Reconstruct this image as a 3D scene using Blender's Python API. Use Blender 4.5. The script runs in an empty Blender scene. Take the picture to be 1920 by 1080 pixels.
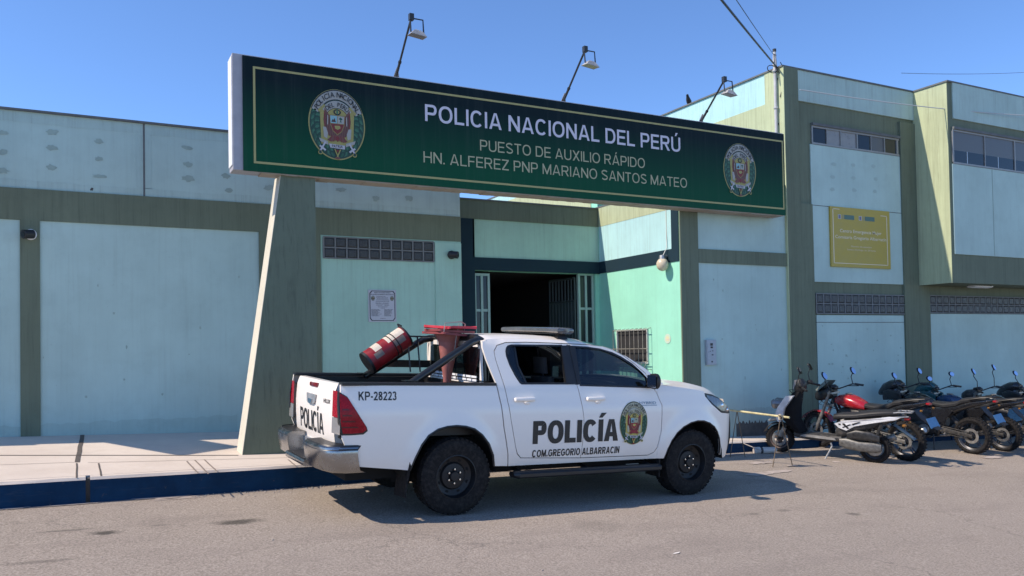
import bpy, math, random
import numpy as np
from mathutils import Matrix, Vector
from mathutils.geometry import delaunay_2d_cdt
R = math.radians
random.seed(7)
scene = bpy.context.scene

# ------------------------------------------------------------------ camera
# world: X along the facade, Y towards it, Z up; the camera stands at the origin at eye height
FOC, CY = 1541.237, 620.077
YAW, PITCH, ROLL = 0.485491747, 0.0232203295, -0.0176328689
fw = np.array([math.sin(YAW)*math.cos(PITCH), math.cos(YAW)*math.cos(PITCH), math.sin(PITCH)])
r0 = np.array([math.cos(YAW), -math.sin(YAW), 0.0]); u0 = np.cross(r0, fw)
cr = r0*math.cos(ROLL)+u0*math.sin(ROLL); cu_ = -r0*math.sin(ROLL)+u0*math.cos(ROLL)
cam = bpy.data.cameras.new('camera')
cam.sensor_width = 36.0
cam.lens = FOC/1920*36
cam.shift_y = (CY-540)/1920
cam.clip_start = 0.05; cam.clip_end = 3000
camo = bpy.data.objects.new('camera', cam); scene.collection.objects.link(camo)
camo.matrix_world = Matrix(((cr[0], cu_[0], -fw[0], 0), (cr[1], cu_[1], -fw[1], 0), (cr[2], cu_[2], -fw[2], 0), (0, 0, 0, 1)))
scene.camera = camo

# ------------------------------------------------------------------ light
SUNDIR = Vector((-0.94, 0.18, 1.0)).normalized()          # towards the sun
world = bpy.data.worlds.new('World'); scene.world = world; world.use_nodes = True
nt = world.node_tree; nt.nodes.clear()
sky = nt.nodes.new('ShaderNodeTexSky'); sky.sky_type = 'NISHITA'; sky.sun_disc = False
sky.sun_elevation = math.asin(SUNDIR.z); sky.sun_rotation = math.atan2(SUNDIR.x, SUNDIR.y)
sky.altitude = 3000; sky.air_density = 1.0; sky.dust_density = 0.5; sky.ozone_density = 8.0
bg = nt.nodes.new('ShaderNodeBackground'); bg.inputs['Strength'].default_value = 0.14
wo = nt.nodes.new('ShaderNodeOutputWorld')
nt.links.new(sky.outputs[0], bg.inputs[0]); nt.links.new(bg.outputs[0], wo.inputs[0])
sl = bpy.data.lights.new('sun', 'SUN'); sl.energy = 3.1; sl.angle = R(0.53); sl.color = (1.0, 0.87, 0.73)
so = bpy.data.objects.new('sun', sl); scene.collection.objects.link(so)
so.rotation_euler = SUNDIR.to_track_quat('Z', 'Y').to_euler()
scene.view_settings.view_transform = 'Standard'; scene.view_settings.look = 'None'
scene.view_settings.exposure = 0.85; scene.view_settings.gamma = 1.0
scene.cycles.max_bounces = 8
scene.cycles.use_denoising = True

# ------------------------------------------------------------------ survey helpers
def ray(px, py):
    return fw+cr*(px-960)/FOC-cu_*(py-CY)/FOC
def atY(px, py, Y):
    d = ray(px, py); d = d*(Y/d[1]); return d
def atX(px, py, X):
    d = ray(px, py); d = d*(X/d[0]); return d
GX, GY = -0.0383, 0.04
G0 = -1.64-GX*3.276-GY*7.55
def gz(x, y): return G0+GX*x+GY*y
def atG(px, py, h=0.0):
    d = ray(px, py); return d*((G0+h)/(d[2]-GX*d[0]-GY*d[1]))

# ------------------------------------------------------------------ mesh helpers
class MB:
    def __init__(s): s.v = []; s.f = []; s.m = []; s.sm = []
    def add(s, vs, fs, m=0, smooth=False):
        o = len(s.v); s.v += [tuple(map(float, p)) for p in vs]
        for f in fs:
            s.f.append(tuple(i+o for i in f)); s.m.append(m); s.sm.append(smooth)
        return o
    def box(s, x0, x1, y0, y1, z0, z1, m=0):
        if x0 > x1: x0, x1 = x1, x0
        if y0 > y1: y0, y1 = y1, y0
        if z0 > z1: z0, z1 = z1, z0
        s.add([(x0,y0,z0),(x1,y0,z0),(x1,y1,z0),(x0,y1,z0),(x0,y0,z1),(x1,y0,z1),(x1,y1,z1),(x0,y1,z1)],
              [(0,3,2,1),(4,5,6,7),(0,1,5,4),(1,2,6,5),(2,3,7,6),(3,0,4,7)], m)
    def hexa(s, p, m=0):      # 8 points, bottom ring then top ring
        s.add(p, [(0,3,2,1),(4,5,6,7),(0,1,5,4),(1,2,6,5),(2,3,7,6),(3,0,4,7)], m)
    def tube(s, pts, r, n=10, m=0, caps=True):
        P = [Vector(p) for p in pts]; rr = r if isinstance(r, (list, tuple)) else [r]*len(P)
        t = (P[1]-P[0]).normalized(); a = t.orthogonal().normalized(); vs = []
        for i, p in enumerate(P):
            if i == 0: t2 = (P[1]-P[0]).normalized()
            elif i == len(P)-1: t2 = (P[i]-P[i-1]).normalized()
            else:
                t2 = ((P[i]-P[i-1]).normalized()+(P[i+1]-P[i]).normalized())
                t2 = t2.normalized() if t2.length > 1e-6 else t
            q = t.rotation_difference(t2); a = q@a; t = t2; b = t.cross(a)
            for k in range(n):
                w = 2*math.pi*k/n; vs.append(p+(a*math.cos(w)+b*math.sin(w))*rr[i])
        fs = []
        for i in range(len(P)-1):
            for k in range(n):
                k2 = (k+1) % n; fs.append((i*n+k, i*n+k2, (i+1)*n+k2, (i+1)*n+k))
        o = s.add(vs, fs, m, True)
        if caps:
            s.add([vs[k] for k in range(n)], [tuple(reversed(range(n)))], m)
            s.add([vs[(len(P)-1)*n+k] for k in range(n)], [tuple(range(n))], m)
    def lathe(s, prof, c=(0,0,0), axis='y', n=32, m=0, close=False):   # prof: (radius, along)
        vs = []; fs = []
        for (r, a) in prof:
            for k in range(n):
                w = 2*math.pi*k/n; x, z = r*math.cos(w), r*math.sin(w)
                p = {'y': (x, a, z), 'z': (x, z, a), 'x': (a, x, z)}[axis]
                vs.append((c[0]+p[0], c[1]+p[1], c[2]+p[2]))
        L = len(prof)
        for i in range(L if close else L-1):
            j = (i+1) % L
            for k in range(n):
                k2 = (k+1) % n; fs.append((i*n+k, j*n+k, j*n+k2, i*n+k2))
        s.add(vs, fs, m, True)
    def ell(s, c, r, n=14, m=0, M=None):
        vs = []; fs = []
        for i in range(n//2+1):
            th = math.pi*i/(n//2)
            for k in range(n):
                w = 2*math.pi*k/n
                p = Vector((r[0]*math.sin(th)*math.cos(w), r[1]*math.sin(th)*math.sin(w), r[2]*math.cos(th)))
                if M is not None: p = M@p
                vs.append(Vector(c)+p)
        for i in range(n//2):
            for k in range(n):
                k2 = (k+1) % n; fs.append((i*n+k, (i+1)*n+k, (i+1)*n+k2, i*n+k2))
        s.add(vs, fs, m, True)
    def loft(s, st, n=16, m=0, axis='x'):
        # stations: (along, c1, c2, r1, r2, power): superellipse rings; closed at both ends
        vs = []; fs = []
        for q in st:
            a, c1, c2, r1, r2 = q[:5]; e = 2.0/(q[5] if len(q) > 5 else 2.0)
            for k in range(n):
                w = 2*math.pi*(k+.5)/n; cw, sw = math.cos(w), math.sin(w)
                x = c1+r1*math.copysign(abs(cw)**e, cw); y = c2+r2*math.copysign(abs(sw)**e, sw)
                vs.append({'x': (a, x, y), 'y': (x, a, y), 'z': (x, y, a)}[axis])
        L = len(st)
        for i in range(L-1):
            for k in range(n):
                k2 = (k+1) % n; fs.append((i*n+k, i*n+k2, (i+1)*n+k2, (i+1)*n+k))
        fs.append(tuple(reversed(range(n)))); fs.append(tuple((L-1)*n+k for k in range(n)))
        s.add(vs, fs, m, True)
    def grid(s, P, m=0, smooth=True, flip=False):    # P: rows of points
        a, b = len(P), len(P[0]); vs = [p for r in P for p in r]; fs = []
        for i in range(a-1):
            for j in range(b-1):
                q = (i*b+j, i*b+j+1, (i+1)*b+j+1, (i+1)*b+j)
                fs.append(tuple(reversed(q)) if flip else q)
        s.add(vs, fs, m, smooth)
    def poly(s, pts, fn, m=0):          # flat polygon (2D) placed through fn(u, v)
        s.add([fn(*p) for p in pts], [tuple(range(len(pts)))], m)
    def prism(s, pts, fn, d0, d1, m=0, side=None):   # 2D outline given thickness: fn(u, v, d)
        n = len(pts)
        a = [fn(u, v, d0) for u, v in pts]; b = [fn(u, v, d1) for u, v in pts]
        s.add(a+b, [tuple(range(n)), tuple(reversed(range(n, 2*n)))], m)
        s.add(a+b, [(i, i+n, (i+1) % n+n, (i+1) % n) for i in range(n)], m if side is None else side)
    def merge(s, o, fn=lambda p: p, m=None):
        k = len(s.v); s.v += [tuple(map(float, fn(p))) for p in o.v]
        s.f += [tuple(i+k for i in f) for f in o.f]; s.m += [q if m is None else m for q in o.m]; s.sm += o.sm
    def build(s, name, mats, parent=None, origin=None, sharp=35, bevel=0):
        if not isinstance(mats, (list, tuple)): mats = [mats]
        o = Vector(origin) if origin is not None else Vector((0, 0, 0))
        me = bpy.data.meshes.new(name)
        me.from_pydata([(p[0]-o.x, p[1]-o.y, p[2]-o.z) for p in s.v], [], s.f)
        me.polygons.foreach_set('material_index', s.m)
        me.polygons.foreach_set('use_smooth', s.sm)
        for mm in mats: me.materials.append(mm)
        me.validate(); me.update()
        if any(s.sm) and sharp: me.set_sharp_from_angle(angle=R(sharp))
        ob = bpy.data.objects.new(name, me); scene.collection.objects.link(ob)
        if parent is not None: ob.parent = parent
        else: ob.location = o
        if bevel:
            b = ob.modifiers.new('edge', 'BEVEL'); b.width = bevel; b.segments = 2; b.limit_method = 'ANGLE'; b.angle_limit = R(50)
        return ob

def empty(name, loc=(0, 0, 0), label=None, cat=None, group=None):
    o = bpy.data.objects.new(name, None); scene.collection.objects.link(o); o.location = loc
    o.empty_display_size = 0.2
    return tag(o, label, cat, group)
def tag(o, label=None, cat=None, group=None, kind=None):
    if label: o['label'] = label
    if cat: o['category'] = cat
    if group: o['group'] = group
    if kind: o['kind'] = kind
    return o
def at_base(root, name, mb, mats, **k):       # a part given in world coordinates under an unrotated thing
    return mb.build(name, mats, root, origin=root.location, **k)

def text2d(s, bold=0.0, spacing=1.0):
    cu = bpy.data.curves.new('lettering', 'FONT'); cu.body = s; cu.offset = bold; cu.space_character = spacing
    cu.resolution_u = 4
    ob = bpy.data.objects.new('lettering', cu); me = bpy.data.meshes.new_from_object(ob)
    V = [(v.co.x, v.co.y) for v in me.vertices]; F = [tuple(p.vertices) for p in me.polygons]
    bpy.data.objects.remove(ob); bpy.data.meshes.remove(me); bpy.data.curves.remove(cu)
    return V, F
CAP = None
def put_text(mb, s, fn, w, cap, bold=0.0, m=0, align='l', spacing=1.0):
    """letters on a surface: width w, capital height cap, baseline origin; fn(u, v) -> point"""
    global CAP
    if CAP is None: CAP = max(p[1] for p in text2d('H')[0])
    V, F = text2d(s, bold, spacing)
    x0 = min(p[0] for p in V); x1 = max(p[0] for p in V); sy = cap/CAP; sx = w/(x1-x0) if w else sy
    W = (x1-x0)*sx; off = {'l': 0, 'c': -W/2, 'r': -W}[align]
    mb.add([fn((p[0]-x0)*sx+off, p[1]*sy) for p in V], F, m)

# ------------------------------------------------------------------ materials
def newmat(name):
    m = bpy.data.materials.new(name); m.use_nodes = True
    return m, m.node_tree, m.node_tree.nodes['Principled BSDF']
def N(t, typ, **k):
    n = t.nodes.new(typ)
    for a, b in k.items():
        if a == 'ins':
            for i, v in b.items(): n.inputs[i].default_value = v
        else: setattr(n, a, b)
    return n
def noise(t, scale, detail=4, rough=.6, stretch=None, off=(0, 0, 0)):
    tc = N(t, 'ShaderNodeTexCoord'); mp = N(t, 'ShaderNodeMapping')
    mp.inputs['Scale'].default_value = stretch or (1, 1, 1); mp.inputs['Location'].default_value = off
    t.links.new(tc.outputs['Object'], mp.inputs[0])
    n = N(t, 'ShaderNodeTexNoise', ins={'Scale': scale, 'Detail': detail, 'Roughness': rough})
    t.links.new(mp.outputs[0], n.inputs['Vector']); return n.outputs[0]
def ramp(t, src, p0, p1, c0=(0, 0, 0, 1), c1=(1, 1, 1, 1)):
    r = N(t, 'ShaderNodeValToRGB'); e = r.color_ramp.elements
    e[0].position = p0; e[1].position = p1; e[0].color = c0; e[1].color = c1
    t.links.new(src, r.inputs[0]); return r.outputs[0]
def mixc(t, fac, a, b, mode='MIX'):
    n = N(t, 'ShaderNodeMix', data_type='RGBA', blend_type=mode)
    for sock, v in ((n.inputs[0], fac), (n.inputs[6], a), (n.inputs[7], b)):
        if hasattr(v, 'is_linked'): t.links.new(v, sock)
        elif isinstance(v, (int, float)): sock.default_value = v
        else: sock.default_value = (*v[:3], 1)
    return n.outputs[2]
def bump(t, b, src, strength, dist=.01):
    n = N(t, 'ShaderNodeBump', ins={'Strength': strength, 'Distance': dist})
    t.links.new(src, n.inputs['Height']); t.links.new(n.outputs[0], b.inputs['Normal'])
def plain(name, col, rough=.5, metal=0.0, coat=0.0, spec=.5, var=0.0, vs=8.0, dust=0.0):
    m, t, b = newmat(name); b.inputs['Base Color'].default_value = (*col, 1)
    b.inputs['Roughness'].default_value = rough; b.inputs['Metallic'].default_value = metal
    b.inputs['Coat Weight'].default_value = coat; b.inputs['Specular IOR Level'].default_value = spec
    if var:
        n = noise(t, vs, 5)
        c = mixc(t, ramp(t, n, .3, .7), [q*(1-var) for q in col], [min(1, q*(1+var)) for q in col])
        if dust:
            d = noise(t, vs*2.3, 6, .7, off=(3, 1, 2)); c = mixc(t, ramp(t, d, .45, .8, c1=(dust,)*3+(1,)), c, (.33, .28, .23))
        t.links.new(c, b.inputs['Base Color'])
        rr = ramp(t, n, .2, .8, (max(0, rough-.1),)*3+(1,), (min(1, rough+.12),)*3+(1,)); t.links.new(rr, b.inputs['Roughness'])
    return m
def wallpaint(name, col, dirt=.35, streak=.5, dark=(.12, .12, .10), rough=.75, patch=.08):
    m, t, b = newmat(name)
    big = noise(t, .8, 4, .6); med = noise(t, 5, 6, .65, off=(4, 2, 9)); st = noise(t, 1.0, 6, .7, stretch=(9, 9, .35), off=(1, 7, 3))
    st2 = noise(t, 1.0, 5, .7, stretch=(28, 28, .9), off=(5, 1, 8))
    c = mixc(t, ramp(t, big, .35, .68), [q*(1-patch) for q in col], [min(1, q*(1+patch)) for q in col])
    c = mixc(t, ramp(t, med, .5, .78, c1=(dirt*.5,)*3+(1,)), c, [q*.6 for q in col])
    c = mixc(t, ramp(t, st, .47, .70, c1=(min(.8, streak*.5),)*3+(1,)), c, [q*.5+d*.3 for q, d in zip(col, dark)])
    c = mixc(t, ramp(t, st2, .53, .72, c1=(min(.85, streak*.55),)*3+(1,)), c, dark)
    sp = noise(t, 38, 2, .5, off=(8, 8, 1)); c = mixc(t, ramp(t, sp, .70, .78, c1=(dirt*.6,)*3+(1,)), c, [q*.45 for q in col])
    t.links.new(c, b.inputs['Base Color']); b.inputs['Roughness'].default_value = rough; b.inputs['Specular IOR Level'].default_value = .25
    bump(t, b, noise(t, 60, 3, .6), .25, .004)
    return m
M = {}
M['mint_blue'] = wallpaint('light_blue_paint', (.43, .575, .535), .35, .16)
M['mint_cyan'] = wallpaint('pale_cyan_paint', (.42, .66, .66), .35, .5)
M['mint'] = wallpaint('mint_paint', (.30, .66, .50), .25, .18)
M['mint_soft'] = wallpaint('soft_mint_paint', (.375, .58, .475), .35, .35)
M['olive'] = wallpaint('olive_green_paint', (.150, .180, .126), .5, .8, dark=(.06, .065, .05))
M['olive_lit'] = wallpaint('sunlit_olive_paint', (.45, .50, .31), .4, 1.1, dark=(.2, .2, .13))  # the same olive with sunlight put into the colour, for the lit faces
M['darkblue'] = wallpaint('dark_blue_green_paint', (.008, .028, .042), .3, .3, dark=(.02, .03, .03))
M['patch'] = plain('repair_patch_paint', (.30, .40, .36), .8, var=.1)
M['fadeband'] = wallpaint('faded_cyan_paint', (.41, .55, .515), .4, .45)
M['grime'] = plain('dark_grime', (.09, .09, .085), .9, var=.3)
M['cream'] = wallpaint('cream_paint', (.62, .58, .47), .5, .3)
M['concrete'] = None
M['roof'] = plain('roof_concrete', (.30, .29, .27), .9, var=.2)
M['coping'] = plain('grey_coping', (.12, .13, .13), .8, var=.2)
M['white'] = plain('white_paint', (.74, .75, .76), .5, var=.05)
M['black'] = plain('black_plastic', (.016, .016, .018), .45, var=.3)
M['rubber'] = plain('tyre_rubber', (.012, .0115, .012), .85, spec=.2, var=.3, vs=14, dust=.10)
M['steel'] = plain('galvanised_steel', (.42, .42, .41), .4, .8, var=.15)
M['alu'] = plain('grey_aluminium', (.45, .46, .47), .4, .6, var=.1)
M['darksteel'] = plain('dark_steel', (.03, .035, .04), .45, .3, var=.2)
M['chrome'] = plain('chrome', (.72, .72, .74), .12, 1.0)
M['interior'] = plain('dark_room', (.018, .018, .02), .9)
M['barwhite'] = plain('white_painted_bars', (.62, .64, .63), .5, var=.1)
def glassmat(name, tint, alpha, rough=.03):
    m, t, b = newmat(name); out = t.nodes['Material Output']
    tr = N(t, 'ShaderNodeBsdfTransparent'); tr.inputs[0].default_value = (*tint, 1)
    gl = N(t, 'ShaderNodeBsdfGlossy'); gl.inputs['Roughness'].default_value = rough; gl.inputs[0].default_value = (.9, .95, 1, 1)
    fr = N(t, 'ShaderNodeFresnel', ins={'IOR': 1.5}); mx = N(t, 'ShaderNodeMixShader')
    mt = N(t, 'ShaderNodeMath', operation='ADD', ins={1: alpha}); t.links.new(fr.outputs[0], mt.inputs[0])
    t.links.new(mt.outputs[0], mx.inputs[0]); t.links.new(tr.outputs[0], mx.inputs[1]); t.links.new(gl.outputs[0], mx.inputs[2])
    t.links.new(mx.outputs[0], out.inputs['Surface']); return m
M['carglass'] = glassmat('tinted_car_glass', (.22, .25, .27), .02)
M['clearglass'] = glassmat('window_glass', (.55, .6, .6), .04)
M['windowdark'] = plain('dark_window_glass', (.02, .026, .03), .12, spec=.35)
def block_mat():
    m, t, b = newmat('glass_block')
    n = noise(t, 30, 3); c = mixc(t, n, (.035, .04, .042), (.075, .08, .082)); t.links.new(c, b.inputs['Base Color'])
    b.inputs['Roughness'].default_value = .35; b.inputs['Specular IOR Level'].default_value = .3
    bump(t, b, noise(t, 40, 2), .5, .02); return m
M['glassblock'] = block_mat()
M['mortar'] = plain('block_mortar', (.17, .18, .18), .8, var=.15)

def asphalt():
    m, t, b = newmat('dusty_asphalt')
    big = noise(t, .35, 5, .6); mid = noise(t, 2.2, 6, .7, off=(3, 3, 0)); fine = noise(t, 52, 5, .8); grit = noise(t, 120, 3, .7)
    c = mixc(t, ramp(t, big, .3, .7), (.28, .235, .192), (.34, .285, .236))
    c = mixc(t, ramp(t, mid, .35, .75, c1=(.4,)*3+(1,)), c, (.42, .35, .29))
    c = mixc(t, ramp(t, fine, .38, .62), mixc(t, .5, c, (.11, .09, .07)), mixc(t, .45, c, (.66, .57, .48)))
    c = mixc(t, ramp(t, grit, .62, .72, c1=(.45,)*3+(1,)), c, (.5, .45, .41))
    c = mixc(t, ramp(t, grit, .24, .34, (.55,)*3+(1,), (0, 0, 0, 1)), c, (.09, .08, .07))
    # hairline cracks, broken up by noise
    vo = N(t, 'ShaderNodeTexVoronoi', feature='DISTANCE_TO_EDGE', ins={'Scale': .42}); tcv = N(t, 'ShaderNodeTexCoord'); wv = N(t, 'ShaderNodeVectorMath', operation='MULTIPLY_ADD')
    nz = N(t, 'ShaderNodeTexNoise', ins={'Scale': 1.6, 'Detail': 6, 'Roughness': .7}); t.links.new(tcv.outputs['Object'], nz.inputs['Vector']); wv.inputs[1].default_value = (.9, .9, 0); t.links.new(nz.outputs[1], wv.inputs[0]); t.links.new(tcv.outputs['Object'], wv.inputs[2]); t.links.new(wv.outputs[0], vo.inputs['Vector'])
    ck = N(t, 'ShaderNodeMath', operation='MULTIPLY'); t.links.new(ramp(t, vo.outputs[0], .0, .006, (1, 1, 1, 1), (0, 0, 0, 1)), ck.inputs[0]); t.links.new(ramp(t, noise(t, .5, 3, .6, off=(7, 2, 0)), .48, .60, c1=(.55,)*3+(1,)), ck.inputs[1])
    c = mixc(t, ck.outputs[0], c, (.09, .08, .07))
    pt = noise(t, 1.1, 3, .55, stretch=(.5, 1.6, 1), off=(9, 9, 0)); c = mixc(t, ramp(t, pt, .52, .66, c1=(.28,)*3+(1,)), c, (.22, .185, .16)); c = mixc(t, ramp(t, pt, .48, .34, (.0, 0, 0, 1), (0, 0, 0, 1)), c, c)
    # worn wheel lane further out, grey and darker
    tc = N(t, 'ShaderNodeTexCoord'); sx = N(t, 'ShaderNodeSeparateXYZ'); t.links.new(tc.outputs['Object'], sx.inputs[0])
    lane = N(t, 'ShaderNodeMapRange', ins={1: 7.3, 2: 4.5, 3: 0.0, 4: .42}); 
    ad = N(t, 'ShaderNodeMath', operation='MULTIPLY_ADD', ins={1: 1.6, 2: -.8}); t.links.new(mid, ad.inputs[0])
    a2 = N(t, 'ShaderNodeMath', operation='ADD'); t.links.new(sx.outputs[1], a2.inputs[0]); t.links.new(ad.outputs[0], a2.inputs[1])
    sl2 = N(t, 'ShaderNodeMath', operation='MULTIPLY_ADD', ins={1: -.13}); t.links.new(sx.outputs[0], sl2.inputs[0]); t.links.new(a2.outputs[0], sl2.inputs[2])
    t.links.new(sl2.outputs[0], lane.inputs[0])
    c = mixc(t, lane.outputs[0], c, mixc(t, .4, c, (.27, .24, .215)))
    # oil stains with a shape of their own
    for (px, py, rx, ry, k) in STAINS:
        p = atG(px, py)
        mp = N(t, 'ShaderNodeMapping', vector_type='TEXTURE'); mp.inputs['Location'].default_value = (p[0], p[1], 0); mp.inputs['Scale'].default_value = (rx, ry, 50)
        t.links.new(tc.outputs['Object'], mp.inputs[0])
        vd = N(t, 'ShaderNodeVectorMath', operation='LENGTH'); t.links.new(mp.outputs[0], vd.inputs[0])
        wob = N(t, 'ShaderNodeMath', operation='MULTIPLY_ADD', ins={1: 1.6}); t.links.new(noise(t, 4.5, 5, .7, off=(p[0], 5, 1)), wob.inputs[0]); t.links.new(vd.outputs[1], wob.inputs[2])
        hw = N(t, 'ShaderNodeMath', operation='MULTIPLY', ins={1: .5}); t.links.new(wob.outputs[0], hw.inputs[0])
        c = mixc(t, ramp(t, hw.outputs[0], .62, .88, (k,)*3+(1,), (0, 0, 0, 1)), c, (.045, .042, .034))
    t.links.new(c, b.inputs['Base Color']); b.inputs['Roughness'].default_value = .9; b.inputs['Specular IOR Level'].default_value = .2
    h = mixc(t, .5, fine, grit); bump(t, b, h, .9, .016); return m
STAINS = [(195, 999, .16, .10, .8), (445, 979, .30, .12, .75), (120, 995, .25, .05, .45), (80, 1053, .3, .06, .35), (1600, 964, .1, .1, .5), (1470, 957, .12, .1, .35), (300, 985, .12, .04, .3), (1415, 964, .12, .06, .4), (1120, 985, .3, .3, .18)]
M['asphalt'] = asphalt()
def paving():
    m, t, b = newmat('pale_concrete_paving')
    big = noise(t, .9, 5, .65); med = noise(t, 7, 6, .7, off=(2, 4, 1)); fine = noise(t, 80, 3, .7)
    c = mixc(t, ramp(t, big, .3, .7), (.53, .455, .385), (.65, .57, .487))
    c = mixc(t, ramp(t, med, .5, .85, c1=(.45,)*3+(1,)), c, (.45, .37, .30))
    c = mixc(t, ramp(t, fine, .3, .75, c1=(.3,)*3+(1,)), c, (.76, .66, .56))
    t.links.new(c, b.inputs['Base Color']); b.inputs['Roughness'].default_value = .85; b.inputs['Specular IOR Level'].default_value = .25
    bump(t, b, med, .3, .01); return m
M['paving'] = paving()
def kerbpaint():
    m, t, b = newmat('blue_kerb_paint')
    big = noise(t, 2.2, 5, .7); med = noise(t, 11, 6, .7, off=(2, 4, 1))
    c = mixc(t, ramp(t, big, .3, .7), (.004, .023, .056), (.007, .042, .100))
    c = mixc(t, ramp(t, med, .60, .80, c1=(.55,)*3+(1,)), c, (.02, .03, .045))
    c = mixc(t, ramp(t, med, .66, .72, c1=(.45,)*3+(1,)), c, (.22, .19, .16)); c = mixc(t, ramp(t, noise(t, 1, 5, .7, stretch=(3, 3, 26), off=(1, 2, 0)), .56, .75, c1=(.35,)*3+(1,)), c, (.07, .075, .085))
    t.links.new(c, b.inputs['Base Color']); b.inputs['Roughness'].default_value = .7; b.inputs['Specular IOR Level'].default_value = .12; bump(t, b, med, .4, .01); return m
M['kerb'] = kerbpaint()
M['dirt'] = plain('dry_dirt', (.40, .34, .295), .95, var=.25, vs=6)
M['joint'] = plain('dark_joint_fill', (.09, .075, .065), .9, var=.2)  # plain dark colour of the pavement and kerb joints
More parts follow.
